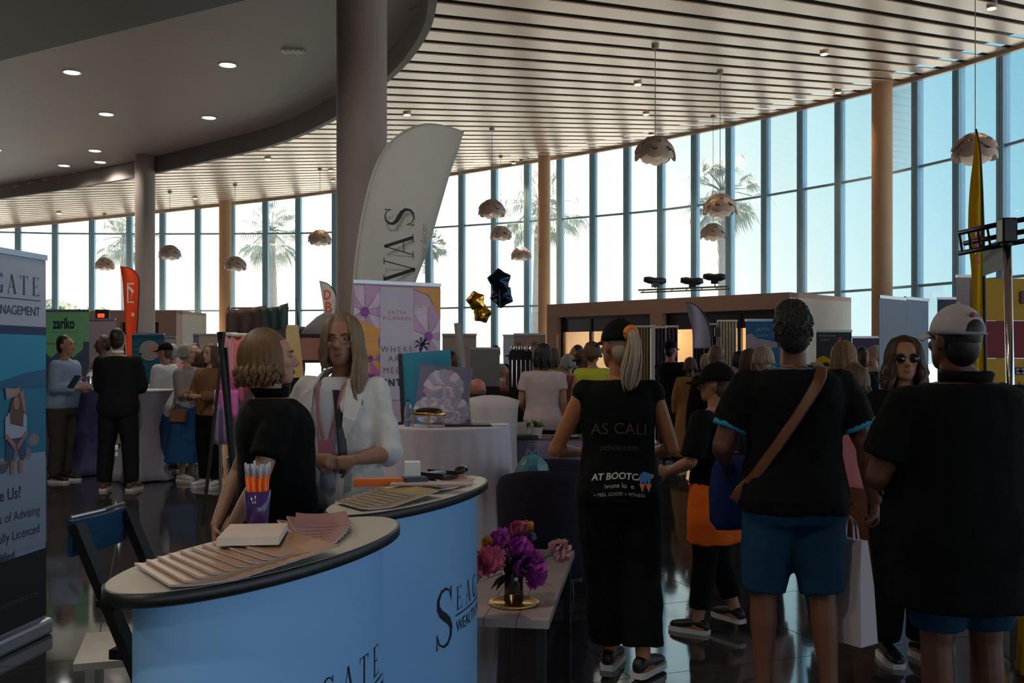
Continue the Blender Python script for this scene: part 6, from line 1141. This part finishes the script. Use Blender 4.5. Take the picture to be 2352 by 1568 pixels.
# ================================================================== pendants, balloons, truss, palms, hand-held things
def petal_mesh(m, R=.3):
    b = MB(); n = 10; rows = []
    for i in range(6):
        t = i/5; w = .155*math.sin(PI*(.18+.74*t))**.8; th = .25+1.35*t
        rows.append([Vector((R*math.sin(th)*math.cos(q*w/ .2*.62/max(.35, math.sin(th))), R*math.sin(th)*math.sin(q*w/.2*.62/max(.35, math.sin(th))), R*math.cos(th))) for q in (-1, -.5, 0, .5, 1)])
    b.grid(rows); me = b.mesh('petal', m, True); return me
def pendants():
    pm = mat('petal_shade_white', (.5, .4, .35), .4, 0, .06, 3, trans=.12); bm = mat('frosted_globe', (.9, .85, .78), .4, emit=(1, .8, .6), es=.6); cord = mat('pendant_cord', (.3, .28, .26), .6)
    # a scalloped disc bent over a sphere
    pw = mat('petal_inner_white', (.85, .78, .72), .45, 0, .05, 3, trans=.4)
    def disc(R, r0, pm):
        b = MB(); rows = []
        for i in range(5):
            rho = r0*i/4; rows.append([Vector((R*math.sin(rho/R)*math.cos(a), R*math.sin(rho/R)*math.sin(a), R*math.cos(rho/R)-R)) for a in [2*PI*j/14 for j in range(14)]])
        b.loft(rows[1:], False); k = len(b.v); b.v.append((0, 0, 0)); 
        for j in range(14): b.f.append((k, j, (j+1) % 14)); b.m.append(0)
        return b.mesh('petal', pm, True)
    D = disc(.24, .155, pm); D2 = disc(.2, .12, pw); rnd = random.Random(4)
    spots = [(1505, 348, 95, 'petal pendant lamp under the slatted ceiling with the largest clear view'), (1130, 482, 65, 'petal pendant lamp above a smaller looking twin near the slim column'), (1150, 538, 52, 'petal pendant lamp hanging just below its twin near the slim column'), (1197, 585, 48, 'petal pendant lamp hanging low beside the slim column above the navy star'), (1654, 475, 80, 'petal pendant lamp in front of the palm crown'), (1638, 535, 60, 'petal pendant lamp under the one before the palm crown'), (2240, 345, 105, 'petal pendant lamp behind the yellow feather flag'), (735, 548, 55, 'petal pendant lamp beside the thick column'), (390, 582, 52, 'petal pendant lamp right next to the grey column'), (540, 608, 52, 'petal pendant lamp before the slim column between the palms'), (240, 608, 45, 'petal pendant lamp near the orange feather flag')]
    for px, py, w, lb in spots:
        Y = .62*F/w; p = at(px, py, Y); fl = facade(px).y-1.0; 
        if Y > fl: Y = fl; p = at(px, py, Y)
        sc = w*Y/F/.62; r = empty('pendant_lamp', p, rnd.uniform(0, 1), lb, 'lamp', 'petal pendant lamps'); r.scale = (sc,)*3
        for tier, (n, th) in enumerate(((4, .45), (6, .98), (7, 1.5), (6, 1.98))):
            for k in range(n):
                a = 2*PI*k/n+tier*.37; t = th+rnd.uniform(-.05, .05); rr = (.315, .3, .285, .235)[tier]-.022*(k % 2)
                d = Vector((math.sin(t)*math.cos(a), math.sin(t)*math.sin(a), math.cos(t)*.72)); 
                o = obj('petal', D if tier < 3 else D2, r, d*rr); q = Vector((0, 0, 1)).rotation_difference((d+Vector((0, 0, (.1, .4, .45, .25)[tier]))).normalized()); o.rotation_euler = q.to_euler()
        b = MB(); b.ell((0, 0, -.02), (.1, .1, .1)); b.build('bulb_globe', bm, r, smooth=True)
        H = (ceil_z(p.x, p.y)-p.z)/sc; b = MB(); b.cyl((0, 0, .08), (0, 0, H), .006/sc, n=6); b.build('cord', cord, r); b = MB(); b.lathe([(.05, H-.05), (.06, H)], n=14); b.build('ceiling_rose', cord, r)
pendants()
def balloons():
    def star(label, px, py, Y, size, m, rot):
        r = empty('star_balloon', at(px, py, Y), 0, label, 'balloon', 'foil star balloons'); b = MB(); n = 10; P = []
        for k in range(n): a = PI/2+2*PI*k/n+rot; R = size*(1 if k % 2 == 0 else .52); P.append((R*math.cos(a), R*math.sin(a)))
        vs = [(x, 0, z) for x, z in P]+[(x*.5, -size*.26, z*.5) for x, z in P]+[(x*.5, size*.26, z*.5) for x, z in P]+[(0, -size*.33, 0), (0, size*.33, 0)]; fs = []
        for k in range(n): j = (k+1) % n; fs += [(k, j, n+j, n+k), (2*n+k, 2*n+j, j, k), (n+k, n+j, 3*n), (2*n+j, 2*n+k, 3*n+1)]
        b.add(vs, fs); o = b.build('foil', m, r); o.modifiers.new('s', 'SUBSURF').levels = 1; o.modifiers['s'].render_levels = 1
        b = MB(); z = r.location.z; b.tube([(0, 0, -size*.5), (.03, 0, -z*.5), (0, 0, -z+.02)], .003, 5); b.build('ribbon', mat('ribbon', (.4, .38, .35), .5), r); b = MB(); b.lathe([(.05, -z), (.05, -z+.04)], n=12); b.build('weight', M_black, r)
    nv = mat('foil_navy', (.008, .03, .05), .15, .8); gd = mat('foil_gold', (.75, .42, .06), .15, 1)
    star('upper navy foil star balloon', 1147, 644, 16.4, .31, nv, .1); star('lower navy foil star balloon', 1153, 680, 16.8, .31, nv, .5); star('upper gold foil star balloon', 1093, 690, 14.4, .22, gd, .25); star('lower gold foil star balloon', 1107, 720, 14.8, .23, gd, -.2)
balloons()
def roof_truss():
    Y = 20.6; r = empty('spotlight_truss', at(1566, 662, Y), -.6, 'thin metal truss on the entrance box roof carrying dark lamps', 'truss'); L = 1.0; m = mat('truss_olive', (.2, .17, .1), .5); zb = -(r.location.z-2.86)
    b = MB(); b.cyl((-L, 0, 0), (L, 0, .0), .018, n=8); b.build('top_chord', m, r); b = MB(); b.cyl((-L, .1, zb+.02), (L, .1, zb+.02), .015, n=8); b.build('bottom_chord', m, r)
    for k in range(7): x = -L+L*2*k/6; b = MB(); b.cyl((x, .1, zb+.01), (x+(.16 if k < 6 else 0), 0, 0), .008, n=6); b.build('brace', m, r)
    mm = mat('lamp_navy', (.012, .02, .03), .4)
    def head(label, px, py, tilt): 
        h = empty('stage_lamp', at(px, py, Y-.05), tilt, label, 'spotlight', 'dark stage lamps on the truss'); b = MB(); b.tube([(-.22, 0, .03), (-.12, 0, .02), (0, 0, 0), (.14, 0, 0), (.24, 0, .01)], [.05, .075, .07, .08, .05], 12); b.build('lamp_body', mm, h, smooth=True); b = MB(); b.box((.02, 0, -.08), (.14, .12, .1)); b.build('yoke', mm, h); b = MB(); b.cyl((.02, 0, h.location.z*0-.12), (.02, 0, -(h.location.z-r.location.z)), .012, n=6); b.build('lamp_clamp', mm, h)
        return h
    head('dark stage lamp at the near end of the roof truss', 1503, 645, .15); head('dark stage lamp in the middle of the roof truss', 1588, 646, -.2); head('dark stage lamp raised at the far end of the roof truss', 1640, 637, -.45)
roof_truss()
def outdoors():
    tr = mat('palm_trunk', (.5, .45, .4), .8, 0, .3, 6, bump=.4, bscale=30); fr = mat('palm_frond_hazed', (.38, .43, .41), .6, 0, .2, 4, trans=.45); rnd = random.Random(9)  # palm colours paled so the base colour stands in for bright haze
    def palm(label, px, py, Y, R, lean):
        c = at(px, py, Y); r = empty('palm_tree', (c.x, Y, -.1), 0, label, 'tree', 'palms outside the glass wall'); H = c.z+.1; b = MB(); b.tube([(lean, 0, 0), (lean*.5, 0, H*.5), (0, 0, H)], [.3, .24, .2], 12); b.build('trunk', tr, r, smooth=True)
        for k in range(46):
            a = rnd.uniform(0, 2*PI); el = rnd.uniform(-1.0, 1.25); L = R*rnd.uniform(.8, 1.05)*(.8 if el < -.4 else 1); d = Vector((math.cos(a)*math.cos(el), math.sin(a)*math.cos(el), math.sin(el))); sd = d.cross(Vector((0, 0, 1))); sd = sd.normalized() if sd.length > .01 else Vector((1, 0, 0)); b = MB()
            st = [Vector((0, 0, H))+d*(L*.55*t)+Vector((0, 0, -L*.12*t*t)) for t in (0, .5, 1)]; b.tube(st, [.03, .02, .015], 4); up = sd.cross(d)
            for q in range(15):                       # fan of leaflets
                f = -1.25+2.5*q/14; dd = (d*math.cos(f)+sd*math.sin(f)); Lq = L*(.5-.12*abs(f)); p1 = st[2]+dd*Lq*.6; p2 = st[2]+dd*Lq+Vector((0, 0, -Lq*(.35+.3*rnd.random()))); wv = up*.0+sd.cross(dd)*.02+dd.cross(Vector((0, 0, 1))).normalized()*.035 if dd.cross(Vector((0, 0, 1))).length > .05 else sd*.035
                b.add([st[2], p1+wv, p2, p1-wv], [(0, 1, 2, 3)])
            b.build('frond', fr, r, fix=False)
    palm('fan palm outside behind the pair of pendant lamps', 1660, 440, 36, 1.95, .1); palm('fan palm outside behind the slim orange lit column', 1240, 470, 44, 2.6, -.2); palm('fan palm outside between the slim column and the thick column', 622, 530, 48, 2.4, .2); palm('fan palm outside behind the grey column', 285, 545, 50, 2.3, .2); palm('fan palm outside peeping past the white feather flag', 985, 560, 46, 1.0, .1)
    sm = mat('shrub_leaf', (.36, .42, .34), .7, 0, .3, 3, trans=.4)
    for px, py, Y, R, lb in ((118, 728, 46, 1.1, 'shrub outside beside the wealth banner'), (165, 740, 49, 1.0, 'lower shrub outside above the green banner'), (222, 738, 52, .9, 'shrub outside above the lilac panel')):
        c = at(px, py, Y); r = empty('shrub', (c.x, Y, -.1), 0, lb, 'shrub', 'shrubs outside'); b = MB()
        for k in range(700): v = Vector((rnd.gauss(0, 1), rnd.gauss(0, 1), rnd.gauss(0, 1))).normalized()*R*rnd.random()**.4; p = Vector((v.x, v.y, c.z+.1+v.z*.8)); s1 = Vector((rnd.uniform(-1, 1), rnd.uniform(-1, 1), rnd.uniform(-1, 1)))*.14; s2 = s1.orthogonal()*.7; b.add([p-s1, p+s2, p+s1, p-s2], [(0, 1, 2, 3)])
        o = b.build('foliage', sm, r, fix=False); o['kind'] = 'stuff'; b = MB(); b.cyl((0, 0, 0), (0, 0, c.z), .1, n=8); b.build('stem', tr, r)
outdoors()
def held():
    # white paper bag
    p = at(1952, 1470, 4.4); r = empty('paper_bag', p, -.95, 'white paper carrier bag in the hand of the man with the strap', 'bag'); wm = mat('paper_white', (.5, .46, .5), .7, 0, .05); h = .45
    b = MB(); b.loft([[Vector((x*wd, y*dp, z)) for x, y in ((-1, -1), (1, -1), (1, 1), (-1, 1))] for z, wd, dp in ((0, .1, .06), (.25, .088, .05), (h, .075, .022))], True); b.build('bag_body', wm, r)
    for s_ in (-1, 1): b = MB(); b.tube([(-.035, s_*.018, h-.02), (-.025, s_*.012, h+.07), (0, 0, h+.1), (.025, s_*.012, h+.07), (.035, s_*.018, h-.02)], .007, 6, flat=.4); b.build('bag_handle', wm, r)
    obj('bag_print', text_mesh('ESPAI', .06, M_ink, lambda u, v: Vector((.113+.0-.0015*v*0-.02*0+.001-.1*0, -.03+v*.6, .34-u)) if False else Vector((-.03+v, -.0505, .34-u))), r)
    # phone
    r = empty('phone', at(1996, 950, 4.74), 0, 'white phone held flat by the woman with sunglasses', 'phone'); r.rotation_euler = (.5, .55, .4); b = MB(); b.box((0, 0, 0), (.075, .15, .008)); b.build('phone_case', mat('phone_white', (.6, .62, .6), .3), r, bevel=.003); b = MB(); b.box((0, 0, .0045), (.066, .136, .001)); b.build('phone_screen', mat('phone_screen_glow', (.6, .65, .62), .2, emit=(.75, .85, .8), es=.35), r)
    # dark blue bag of the man, at his left hip
    r = empty('gym_bag', (gx(1680, 4.62), 4.62, 0), .3, 'dark blue drawstring bag at the hip of the man with the strap', 'bag'); b = MB(); b.loft([[Vector((.11*f*math.cos(a), .05*f*math.sin(a), z)) for a in [2*PI*j/18 for j in range(18)]] for z, f in ((.72, .7), (.76, 1), (.9, 1.05), (1.0, .9), (1.06, .6))]); b.build('bag_body', cloth('bag_navy', (.008, .02, .09)), r, smooth=True)
    for s_ in (-1, 1): b = MB(); b.tube([(s_*.05, 0, 1.05), (s_*.04, -.02, 1.2), (s_*.02, -.03, 1.3)], .006, 6); b.build('cord', M_black, r)
held()
bpy.data.scenes.remove(TMP)
